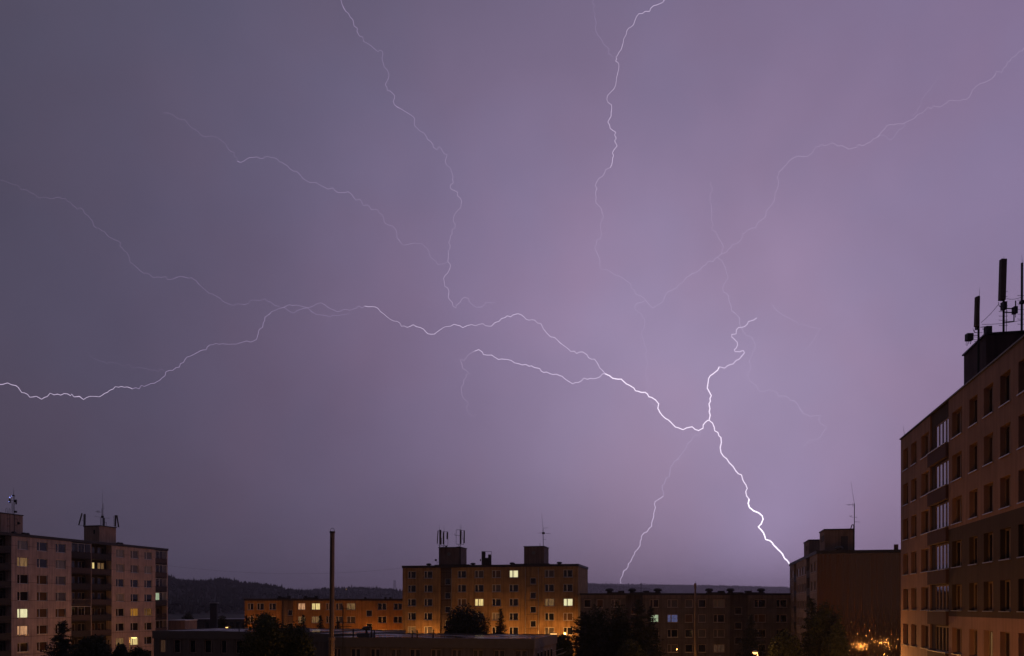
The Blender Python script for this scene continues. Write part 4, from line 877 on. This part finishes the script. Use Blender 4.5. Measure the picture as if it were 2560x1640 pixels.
a = At('antenna_mast', 'single mast with an open rectangular frame and panel antenna on the ochre block', 'antenna mast', 1151, Yc_-.6, ztc)
zp = zpy(a)
a.bars('pole', [((Q3(882, 0)[0], zp), Q3(885, 365))], 1.9); a.taper('whip', Q3(888, 365), Q3(888, 215), .5, .3); a.taper('whip', Q3(918, 400), Q3(918, 235), .45, .3)
a.panel(Q3(900, 395), Q3(898, 770), 4.4); a.panel(Q3(998, 400), Q3(996, 750), 3.2)
a.bars('frame', [(Q3(773, 380), Q3(885, 380)), (Q3(775, 380), Q3(775, 775)), (Q3(775, 775), Q3(885, 775)), (Q3(740, 530), Q3(880, 535)), (Q3(742, 530), Q3(742, 480)), (Q3(900, 390), Q3(990, 400)), (Q3(900, 785), Q3(975, 790)), (Q3(975, 790), Q3(978, 600)), (Q3(780, 845), Q3(880, 845))], .9)
a.bars('cable', [(Q3(935, 430), Q3(952, 660)), (Q3(830, 790), Q3(870, 860))], .9, M_black())
a = At('camera_bracket', 'small box on a bent arm left of the ochre block roof housing', 'bracket', 1094, Yc_, ztc)
a.boxp('box', *Q3(190, 1185), *Q3(235, 1240), .3); a.bars('arm', [(Q3(240, 1195), Q3(248, 1270)), (Q3(248, 1270), (Q3(330, 1270)[0], Q3(0, 1270)[1])), (Q3(248, 1270), (Q3(248, 0)[0], zpy(a)))], .6)
Ym = fc.st(1218, 2)[1]
a = At('cooling_unit', 'rooftop equipment frame with two dark cabinets between the ochre block housings', 'equipment', 1218, Ym, ztc)
zp = zpy(a)
a.boxp('base', *Q3(1475, 1155), Q3(1745, 0)[0], zp-1.6, 1.4); a.boxp('cabinet', *Q3(1475, 985), *Q3(1580, 1153), 1.2); a.boxp('cabinet', *Q3(1655, 1062), *Q3(1735, 1153), 1.0)
a.bars('frame', [(Q3(1475, 972), Q3(1742, 975)), (Q3(1742, 975), Q3(1745, 1153))], .9)
a.bars('feet', [((Q3(1410+k*55, 0)[0], zp), (Q3(1410+k*55, 0)[0], zp-1.8)) for k in range(8)]+[((Q3(1400, 0)[0], zp-1.9), (Q3(1800, 0)[0], zp-1.9))], .8); a.boxp('side_box', *Q3(1428, 1185), *Q3(1455, 1240), .3)
Q4 = lambda x, y: (980+x*C3, 1260+y*C3)
a = At('television_aerial', 'tall television aerial with a whip on the right roof box of the ochre block', 'aerial', 1358, fc.st(1358, 3)[1], zr_+.16)
zp = zpy(a)
a.bars('pole', [((Q4(1532, 0)[0], zp), Q4(1530, 255))], 1.5); a.taper('whip', Q4(1530, 255), Q4(1515, 82), .7, .3)
a.bars('yagi_antenna', [(Q4(1475, 294), Q4(1520, 294)), (Q4(1555, 298), Q4(1608, 298)), (Q4(1530, 245), Q4(1582, 240)), (Q4(1532, 358), Q4(1562, 358))], .65); a.boxp('junction_box', *Q4(1520, 285), *Q4(1548, 305), .2)
a.bars('stay', [((Q4(1499, 0)[0], zp), Q4(1499, 398))], 1.0)
# dark block aerial
a = At('television_aerial', 'small television aerial on the long dark block roof', 'aerial', 1602.5, 160, ztd)
zp = zpy(a); a.bars('pole', [((rx(812), zp), (rx(812), ry(148)))], 1.1); a.bars('yagi_antenna', [((rx(765), ry(168)), (rx(825), ry(168))), ((rx(805), ry(155)), (rx(860), ry(157)))], .6)
# slab aerial
Ys = 124
a = At('television_aerial', 'tall television mast with yagi aerials on the brown slab block', 'aerial', 2136, Ys, zts)
zp = zpy(a); gq = lambda x, y: (gx_(x), gy_(y))
a.bars('pole', [((gx_(789), gy_(655)), gq(790, 265))], 1.9); a.taper('whip', gq(790, 265), gq(760, 78), .8, .35)
a.bars('side_pole', [(gq(785, 655), gq(784, 440)), (gq(784, 442), gq(770, 442)), (gq(770, 442), gq(758, 480))], 2.2)
a.bars('yagi_antenna', [(gq(722, 274), gq(790, 274)), (gq(738, 270), gq(738, 280)), (gq(752, 269), gq(752, 281)), (gq(778, 258), gq(778, 290)), (gq(790, 416), gq(838, 419)), (gq(795, 380), gq(814, 378)), (gq(745, 366), gq(782, 381)), (gq(755, 374), gq(770, 362))], .8)
# masts on the right hand block
Yr_ = 53.5
Q5 = lambda x, y: (2400+x*160/880, 620+y*280/1540)
def rungs(a, x, ys, l, r):
    a.bars('rungs', [(Q5(x-l, y), Q5(x+r, y)) for y in ys]+[(Q5(x-l, y), Q5(x-l-6, y-8)) for y in ys]+[(Q5(x+r, y), Q5(x+r+6, y-8)) for y in ys], 1.0)
a = At('antenna_mast', 'short rooftop mast with a wide panel antenna and hanging radio units on the right block', 'antenna mast', 2446, Yr_, Hr+.1)
a.bars('pole', [((Q5(253, 0)[0], zpy(a)), Q5(256, 660))], 5.2, M_black()); a.taper('whip', Q5(268, 660), Q5(270, 545), .8, .4)
a.panel(Q5(215, 690), Q5(203, 1095), 8.5, .25, m=mat('brown_antenna_panel', (.10, .07, .055), .6)); a.panel(Q5(262, 740), Q5(250, 1110), 5.4, .25, .15)
rungs(a, 250, (1165, 1225, 1262, 1285), 48, 50); a.bars('bracket', [(Q5(280, 1090), Q5(352, 1080)), (Q5(170, 1200), Q5(240, 1200)), (Q5(195, 1130), Q5(198, 1160)), (Q5(198, 1160), Q5(235, 1165))], 1.6)
a.boxp('radio_unit', *Q5(345, 1082), *Q5(422, 1180), .35); a.boxp('radio_unit', *Q5(85, 1180), *Q5(168, 1275), .35)
a.bars('cable', [(Q5(90, 1275), Q5(82, 1330)), (Q5(82, 1330), Q5(100, 1342)), (Q5(100, 1342), Q5(112, 1275)), (Q5(135, 1275), Q5(142, 1322)), (Q5(142, 1322), Q5(160, 1270)), (Q5(120, 1275), Q5(118, 1320)), (Q5(315, 1095), Q5(312, 1120)), (Q5(312, 1120), Q5(345, 1125)), (Q5(178, 1105), Q5(190, 1150))], .9, M_black())
a = At('antenna_mast', 'tallest mast with a long leaning panel antenna on the right block', 'antenna mast', 2508.5, Yr_+1.8, zbx+.1)
a.bars('pole', [((Q5(598, 0)[0], zpy(a)), Q5(604, 228))], 5.4, M_black()); a.taper('whip', Q5(603, 228), Q5(604, 115), .8, .4)
a.panel(Q5(569, 175), Q5(552, 735), 13.2, .3, m=mat('brown_antenna_panel', None))
rungs(a, 600, (800, 872, 937, 993, 1065), 60, 50); rungs(a, 605, (668, 738, 600), 12, 42)
a.bars('bracket', [(Q5(620, 830), Q5(735, 835)), (Q5(620, 888), Q5(735, 886)), (Q5(742, 880), Q5(742, 1010)), (Q5(742, 1010), Q5(620, 1018))], 2.8)
a.boxp('radio_unit', *Q5(730, 810), *Q5(775, 905), .35); a.bars('rod', [(Q5(765, 810), Q5(765, 725))], 3.0)
a.boxp('radio_unit', *Q5(575, 745), *Q5(628, 850), .35)
a.bars('cable', [(Q5(640, 840), Q5(636, 1165)), (Q5(530, 745), Q5(535, 790)), (Q5(535, 790), Q5(570, 825)), (Q5(765, 905), Q5(762, 955))], 1.5, M_black())
a = At('antenna_mast', 'bare dark mast with climbing rungs at the right photo edge', 'antenna mast', 2555, Yr_+1.0, zbx+.1)
a.bars('pole', [((Q5(848, 0)[0], zpy(a)), Q5(853, 205))], 5.4, M_black()); a.taper('whip', Q5(856, 205), Q5(850, 90), .8, .4)
rungs(a, 850, (655, 718, 772, 845, 910, 978, 1048), 52, 50); a.boxp('clamp', *Q5(830, 725), *Q5(880, 765), .3)
for la_, p, q in (('upper', (640, 697), (840, 678)), ('slanting', (290, 1025), (525, 780)), ('lower', (300, 1050), (840, 995))):
    A, B = W(*Q5(*p), Yr_+.3), W(*Q5(*q), Yr_+1.4)
    o = MB().tube([A+(B-A)*t-Vector((0, 0, .08*math.sin(math.pi*t))) for t in (0, .25, .5, .75, 1)], .014, 5).build('guy_wire', M_black()); tag(o, '%s thin wire strung between the rooftop masts of the right block' % la_, 'wire', 'wires between the rooftop masts')
a = At('lightning_rod', 'thin leaning rod at the far roof corner of the right block', 'rod', 2261, 66.5, Hr+.1); a.taper('rod', (2262, zpy(a)), (2258, 1066), .9, .5)

# ------------------------------------------------------------------ flues
Yf = 70; k = Yf/F
a = At('flue_chimney', 'tall slender steel flue standing left of the ochre block', 'chimney', 827.2, Yf, 0)
top = a.p(831, 1329); bot = Vector((0, 0, 0)); ax = (top-bot).normalized(); zj = a.p(828.5, 1597).z
st = mat('brushed_flue_steel', (.24, .18, .15), .42, .6, var=.25, scale=3, rvar=.08)
mb = MB()
at_ = lambda z: bot+ax*(z/ax.z)
for z0, z1, r in ((0, zj, 7.4), (zj+.12, top.z, 6.0)):
    nn = 20; i = len(mb.v); e1 = ax.orthogonal().normalized(); e2 = ax.cross(e1)
    for z in (z0, z1):
        for q in range(nn): t_ = 2*math.pi*q/nn; rr = r*k*(1 if q % 2 else .9); mb.v.append(tuple(at_(z)+e1*math.cos(t_)*rr+e2*math.sin(t_)*rr))
    for q in range(nn): mb.f.append((i+q, i+(q+1) % nn, i+nn+(q+1) % nn, i+nn+q)); mb.m.append(0)
    mb.f.append(tuple(i+nn+q for q in range(nn))); mb.m.append(0)
mb.build('pipe', st, a.r)
MB().cyl(at_(zj-.12), at_(zj+.12), 9.2*k, n=18).cyl(at_(zj-.45), at_(zj-.38), 8.6*k, n=18).build('flange', st, a.r)
MB().cyl(at_(top.z-.12), at_(top.z+.02), 6.9*k, n=18).build('rim', mat('sooty_steel', (.08, .07, .065), .6, .5), a.r)
hp = MB(); pts = [top+Vector((math.cos(t)*5.0*k, 0, math.sin(t)*9*k)) for t in [math.pi*q/12 for q in range(13)]]; hp.tube(pts, .55*k, 6); hp.build('hoop', M_steel(), a.r)
mb = MB().cyl(at_(2)+Vector((-.06, -6.8*k, 0)), at_(top.z-.5)+Vector((-.06, -6.4*k, 0)), .03, n=6); mb.build('cable', M_black(), a.r)
a = At('flue_chimney', 'thin distant steel flue rising before the long dark block', 'chimney', 1737.5, 140, 0)
zt_ = a.p(1738.5, 1458); MB().cyl((0, 0, 0), (0.05, 0, zt_.z-.9), .15, .145, n=14).cyl((0.05, 0, zt_.z-.9), (0.05, 0, zt_.z), .19, n=14).build('pipe', mat('brown_flue_steel', (.30, .22, .17), .4, .6), a.r)
MB().cyl((.05, 0, zt_.z), (.05, 0, zt_.z+.35), .02, n=6).build('spike', M_steel(), a.r)
# television aerial beside the flue
a = At('television_aerial', 'dark aerial mast with long crossbars right beside the tall flue', 'aerial', 857, 72, 0)
zq = lambda x, y: (680+x*360/2404, 1500+y*140/935)
a.bars('pole', [((zq(1185, 0)[0], HY+11/a.k), zq(1185, 95))], 2.8, M_black())
a.bars('yagi_antenna', [(zq(1185, 135), zq(1290, 140)), (zq(1255, 160), zq(1330, 160)), (zq(1060, 372), zq(1385, 378)), (zq(1120, 443), zq(1325, 443)), (zq(1100, 360), zq(1100, 385)), (zq(1380, 366), zq(1380, 390)), (zq(1290, 366), zq(1290, 390))], 1.3, M_black())
a = At('television_aerial', 'bright thin television aerial rods low before the dark trees', 'aerial', 1418, 62, 0)
zq = lambda x, y: (1380+x*320/2404, 1500+y*140/1052)
a.bars('yagi_antenna', [(zq(15, 968), zq(215, 908)), (zq(115, 1022), zq(270, 970)), (zq(60, 1045), zq(230, 1000))], .8, mat('aluminium_rod', (.7, .7, .7), .3, .9))
a.bars('pole', [((zq(190, 0)[0], HY+11/a.k), zq(190, 900))], .9)
# cable across the sky
A = W(419, 1414, 160); B = W(1006, 1420, 172); C_ = W(800, 1432, 167)
pts = []
for q in range(41):
    t = q/40; P = A+(B-A)*t; sag = 1.35*4*t*(1-t); pts.append(P-Vector((0, 0, sag)))
tag(MB().tube(pts, .012, 5).build('overhead_cable', mat('grey_cable', (.06, .055, .065), .7)), 'thin sagging cable strung from the pale block to the ochre block', 'cable')
# lattice tower far on the middle hill
a = At('radio_tower', 'tiny lattice radio tower on the wooded hill left of the ochre block', 'radio tower', 986, 2650, 30)
x0, x1, yt, yb = 984, 988.6, 1451, 1476
a.bars('lattice', [((x0-.6, yb), (x0, yt)), ((x1+.6, yb), (x1, yt))]+[((x0, y), (x1, y)) for y in range(yt, yb, 3)]+[((x0, y), (x1, y+3)) for y in range(yt, yb-3, 3)], .55, mat('hazy_lattice', (.09, .07, .09), .7))

# ------------------------------------------------------------------ street lamps
lampE = emis('sodium_lamp_glow', (1.0, .52, .15), 3.6)
def lamp(label, px, py, Y, power, arm=1.0, side=1, size=.32, colr=(1, .43, .10), dark=False, em=None, rad=.25):
    P = W(px, py, Y); a = thing('street_lamp', label, 'street lamp', (P.x+arm*side, Y, 0), 0, 'street lamps')
    h = P.z; dx = -arm*side
    MB().cyl((0, 0, 0), (0, 0, h*.5), .09, .07, n=10).cyl((0, 0, h*.5), (0, 0, h+.1), .07, .05, n=10).build('pole', mat('lamp_pole_black', (.03, .03, .03), .7) if dark else mat('lamp_pole_grey', (.35, .34, .32), .45, .5), a)
    MB().cyl((0, 0, h+.1), (dx*.75, 0, h+.17), .04, n=8).build('arm', mat('lamp_pole_black', (.03, .03, .03), .7), a)
    hd = MB().lathe((dx, 0, h+.06), [(.36*size/.32, 0), (.33*size/.32, .08), (.18, .17), (.02, .2)], 12).build('lamp_head', mat('lamp_head_grey', (.3, .3, .3), .5), a)
    MB().lathe((dx, 0, h+.055), [(.33*size/.32, 0), (.30*size/.32, -.10), (.18, -.2), (.01, -.24)], 12).build('lens', em or lampE, hd)
    ld = bpy.data.lights.new('lamp_light', 'POINT'); ld.energy = power; ld.color = colr; ld.shadow_soft_size = rad
    lo = bpy.data.objects.new('lamp_light', ld); col.objects.link(lo); lo.parent = a; lo.location = (dx, 0, h-.42)
    return a
SOD = (1, .42, .10)
lamp('glowing street lamp before the right bottom corner of the ochre block', 1384, 1585, 157.0, 1500, size=.62, dark=True, colr=SOD)
lamp('street lamp hidden behind the pavilion roof below the middle of the ochre block', 1250, 1603, 160.5, 950, colr=SOD)
lamp('street lamp hidden behind the pavilion roof below the left end of the ochre block', 1062, 1603, 165.5, 1050, colr=SOD)
lamp('street lamp hidden behind the flat roofs below the right part of the orange row', 935, 1600, 171.8, 700, colr=(1, .34, .05))
lamp('street lamp hidden behind the leafy tree below the left end of the orange row', 640, 1597, 171.5, 640, colr=(1, .32, .035))
lamp('glowing street lamp before the right half of the pale block', 335, 1594, 150, 1000, size=.45, side=-1, arm=.8, dark=True, colr=SOD)
lamp('glowing street lamp at the bottom centre right before the dark block', 1887.5, 1631.5, 92, 260, arm=.3, size=.26, colr=SOD)
lamp('small lit street lamp beyond the roof of the low left pavilion', 567, 1568.5, 205, 300, size=.28, dark=True)
lamp('tiny bright lamp on the middle hill right of the flue', 866, 1473.5, 2080, 10, size=1.4, arm=2, dark=True)
lamp('street lamp out of frame between the flue and the pavilion', 860, 1735, 65.5, 420, colr=SOD)
lamp('low lamp added under the frame to warm the left half of the dark block', 1640, 1642, 138, 420, colr=SOD, size=.2)  # added unseen lamp, brightens the facade behind it
lamp('low lamp added under the frame to warm the right half of the dark block', 1800, 1643, 140, 320, colr=SOD, size=.2)  # its pair, also added for the warm light on this facade
lamp('street lamp in the yard below the right block, nearer one', 2010, 1830, 44, 1500, colr=SOD)
lamp('street lamp in the yard below the right block, farther one', 2170, 1672, 72, 2600, colr=SOD, rad=.12)
lamp('street lamp out of sight behind the right block facing the bare gable', 2350, 1652, 96, 260, rad=.1, colr=(1, .5, .14))
lamp('added unseen lamp behind the right block, spreading the glints on the bare gable', 2480, 1652, 92, 300, rad=.1, colr=(1, .5, .14))  # added only to widen the band of gable glints

# ------------------------------------------------------------------ trees
def leafmesh(name, C, Nn, L, Wd, m, par):
    """leaf quads: centres, directions, lengths, widths"""
    n = len(C); T = rng.normal(size=(n, 3)); B = np.cross(Nn, T); B /= np.linalg.norm(B, axis=1)[:, None]+1e-9
    a = Nn*L[:, None]*.5; b = B*Wd[:, None]*.5
    V = np.stack([C-a, C+b, C+a, C-b], 1).reshape(-1, 3)
    me = bpy.data.meshes.new(name); me.vertices.add(4*n); me.vertices.foreach_set('co', V.ravel())
    me.loops.add(4*n); me.loops.foreach_set('vertex_index', np.arange(4*n)); me.polygons.add(n)
    me.polygons.foreach_set('loop_start', np.arange(0, 4*n, 4)); me.polygons.foreach_set('loop_total', np.full(n, 4))
    me.materials.append(m); me.update(); o = bpy.data.objects.new(name, me); col.objects.link(o); o.parent = par; return o
bark = lambda: mat('tree_bark', (.07, .055, .04), .9)
def leafmat(nm, c): return mat(nm, c, .75, 0, .3, var=.5, scale=.6)
LS = leafmat('spruce_needles', (.034, .044, .030)); LD_ = leafmat('leaf_green', (.06, .072, .03)); LD2 = leafmat('leaf_dark_green', (.045, .056, .030))
def spruce(label, px, py, Y, R0, dens=1.0, sharp=.85, base=0.08, n=None):
    P = W(px, py, Y); h = P.z; t = thing('spruce_tree', label, 'tree', (P.x, Y, 0))
    MB().cyl((0, 0, 0), (0, 0, h*.96), max(.1, h*.018), .02, n=7).build('trunk', bark(), t)
    C = []; D = []; L = []; Wd = []
    z = h*base
    while z < h*.985:
        f = (z-h*base)/(h*(1-base)); rr = R0*(1-f)**sharp+.05
        for b in range(int(5+4*(1-f))):
            an = rng.random()*6.283; Lb = rr*rng.uniform(.62, 1.18); up = rng.uniform(-.38, -.08) if f < .8 else rng.uniform(-.1, .5)
            dirv = np.array([math.cos(an), math.sin(an), up]); m = max(3, int(Lb/.16*dens))
            for q in range(m):
                s_ = (q+rng.random())/m; p = dirv*Lb*s_; p[2] += .22*Lb*s_*s_; w_ = .06+.26*(1-s_)*min(1, Lb/2)
                for _ in range(2):
                    C.append((p[0]+rng.normal()*w_, p[1]+rng.normal()*w_, z+p[2]+rng.normal()*.07)); dd_ = dirv+rng.normal(size=3)*.55; D.append(dd_/np.linalg.norm(dd_)); L.append(rng.uniform(.25, .5)); Wd.append(rng.uniform(.07, .15))
        z += max(.14, h*.022)*rng.uniform(.8, 1.2)
    leafmesh('crown', np.array(C), np.array(D), np.array(L), np.array(Wd), LS, t); return t
def broadleaf(label, px, py, Y, wpx, hpx, n=6000, m=None, blobs=16, name='leafy_tree', size=.30, cat='tree'):
    """px,py: top of the crown; wpx/hpx crown width and height in photo pixels"""
    k = Y/F; P = W(px, py, Y); h = P.z; rx_, rz = wpx*k/2, hpx*k/2; cz = h-rz
    t = thing(name, label, cat, (P.x, Y, 0)); tb = MB(); tb.cyl((0, 0, 0), (0, 0, max(.5, cz-rz*.3)), max(.1, h*.025), max(.06, h*.015), n=8)
    Bc = []
    for i in range(blobs):
        v = rng.normal(size=3); v /= np.linalg.norm(v); q = rng.uniform(.35, .72); Bc.append((v[0]*rx_*q, v[1]*rx_*q, cz+v[2]*rz*q, rng.uniform(.28, .5)))
    Bc.append((0, 0, h-rz*.42, .4))
    for bx, by, bz, br in Bc[:8]: tb.cyl((0, 0, max(.4, cz-rz*.5)), (bx, by, bz), max(.05, h*.009), .02, n=5)
    tb.build('trunk', bark(), t)
    idx = rng.integers(0, len(Bc), n); B = np.array(Bc)[idx]; v = rng.normal(size=(n, 3)); v /= np.linalg.norm(v, axis=1)[:, None]
    rad = B[:, 3]*rng.uniform(.55, 1.12, n); C = np.stack([B[:, 0]+v[:, 0]*rad*rx_, B[:, 1]+v[:, 1]*rad*rx_, B[:, 2]+v[:, 2]*rad*rz], 1); C[:, 2] = np.clip(C[:, 2], .1, None)
    D = rng.normal(size=(n, 3)); D /= np.linalg.norm(D, axis=1)[:, None]
    leafmesh('crown', C, D, rng.uniform(.7, 1.4, n)*size, rng.uniform(.4, .8, n)*size, m or LD2, t); return t
spruce('spruce with a pointed top before the pale block', 155, 1550, 98, 4.0, 1.8, .8)
broadleaf('broad dark bush before the balconies of the pale block', 235, 1588, 96, 125, 140, 9000)
broadleaf('small ragged tree right of the spruce and bush by the pale block', 298, 1608, 93, 45, 90, 3500)
broadleaf('leafy tree top at the bottom edge under the pale block lamp', 345, 1617, 90, 70, 90, 5000)
broadleaf('large loose leafy tree before the low left pavilion', 668, 1532, 66, 150, 240, 16000, LD_, 24, size=.2)
broadleaf('leafy side crown left of the tall flue', 742, 1552, 67, 100, 200, 9000, LD_, 16, size=.2)
spruce('young spruce at the left end of the orange row', 616, 1538, 150, 1.6)
spruce('spruce before the lit lower windows of the orange row', 758, 1537, 150, 2.1, 1.2)
spruce('spruce just left of the tall flue before the orange row', 801, 1538, 152, 2.3, 1.2)
spruce('spruce just right of the tall flue before the orange row', 845, 1552, 150, 2.2, 1.2)
broadleaf('round leafy tree left of centre before the orange row stairwell', 662, 1530, 148, 70, 90, 5000)
broadleaf('big round dark tree before the middle of the ochre block', 1167, 1511, 136, 128, 150, 14000, LD2, 26, size=.36)
spruce('slender spruce right of the big round tree by the ochre block', 1252, 1517, 134, 2.6, 1.4, .95)
broadleaf('low bush at the right end of the pavilion roof', 1405, 1588, 100, 70, 90, 4500)
spruce('wide limbed spruce covering the right corner of the ochre block', 1462, 1530, 106, 4.6, 1.7, .7)
broadleaf('tall leafy tree left in the dark clump before the dark block', 1490, 1513, 112, 125, 260, 14000, LD2, 26, size=.34)
broadleaf('leafy tree in the middle of the dark clump before the dark block', 1553, 1508, 108, 110, 260, 12000, LD2, 22, size=.34)
spruce('tallest dark spruce at the right side of the tree clump', 1595, 1494, 102, 3.3, 1.8, .75)
spruce('short spruce at the right edge of the tree clump', 1626, 1516, 104, 2.7, 1.6, .7)
broadleaf('low leafy tree lit yellowish under the tree clump', 1585, 1602, 80, 90, 100, 6000, LD_, size=.22)
spruce('dim spruce above the bottom street lamp', 1877, 1536, 118, 3.3, 1.3)
broadleaf('low tree left of the pair beside the brown slab block', 1962, 1574, 92, 100, 140, 8000, LD2)
spruce('narrow pointed spruce before the brown slab block', 2029, 1489, 96, 2.6, 1.8, .8)
broadleaf('tall dark leafy tree before the bare gable', 2062, 1496, 94, 105, 300, 15000, LD2, 26, size=.28)
broadleaf('leafy tree right of the tall one before the bare gable', 2092, 1552, 90, 75, 190, 8000, LD2)
broadleaf('dark far trees at the foot of the hill behind the small shed', 468, 1530, 240, 45, 60, 4000, LD2)
broadleaf('dark far tree right of the concrete tower', 556, 1536, 240, 26, 50, 2500, LD2)

# ------------------------------------------------------------------ haze over the whole scene
HAZE = 1.15e-4
hz = MB().box(-6400, 6400, -500, 7000, -1.2, 215)
m = bpy.data.materials.new('haze_air'); m.use_nodes = True; n = m.node_tree.nodes; l = m.node_tree.links; n.clear()
o = n.new('ShaderNodeOutputMaterial'); v = n.new('ShaderNodeVolumePrincipled'); v.inputs['Color'].default_value = (.86, .82, .9, 1); v.inputs['Density'].default_value = HAZE; v.inputs['Anisotropy'].default_value = .68
l.new(v.outputs[0], o.inputs['Volume'])
ho = hz.build('haze', m); ho['kind'] = 'stuff'; ho['label'] = 'thin violet haze of rain filling the air'; ho['category'] = 'haze'
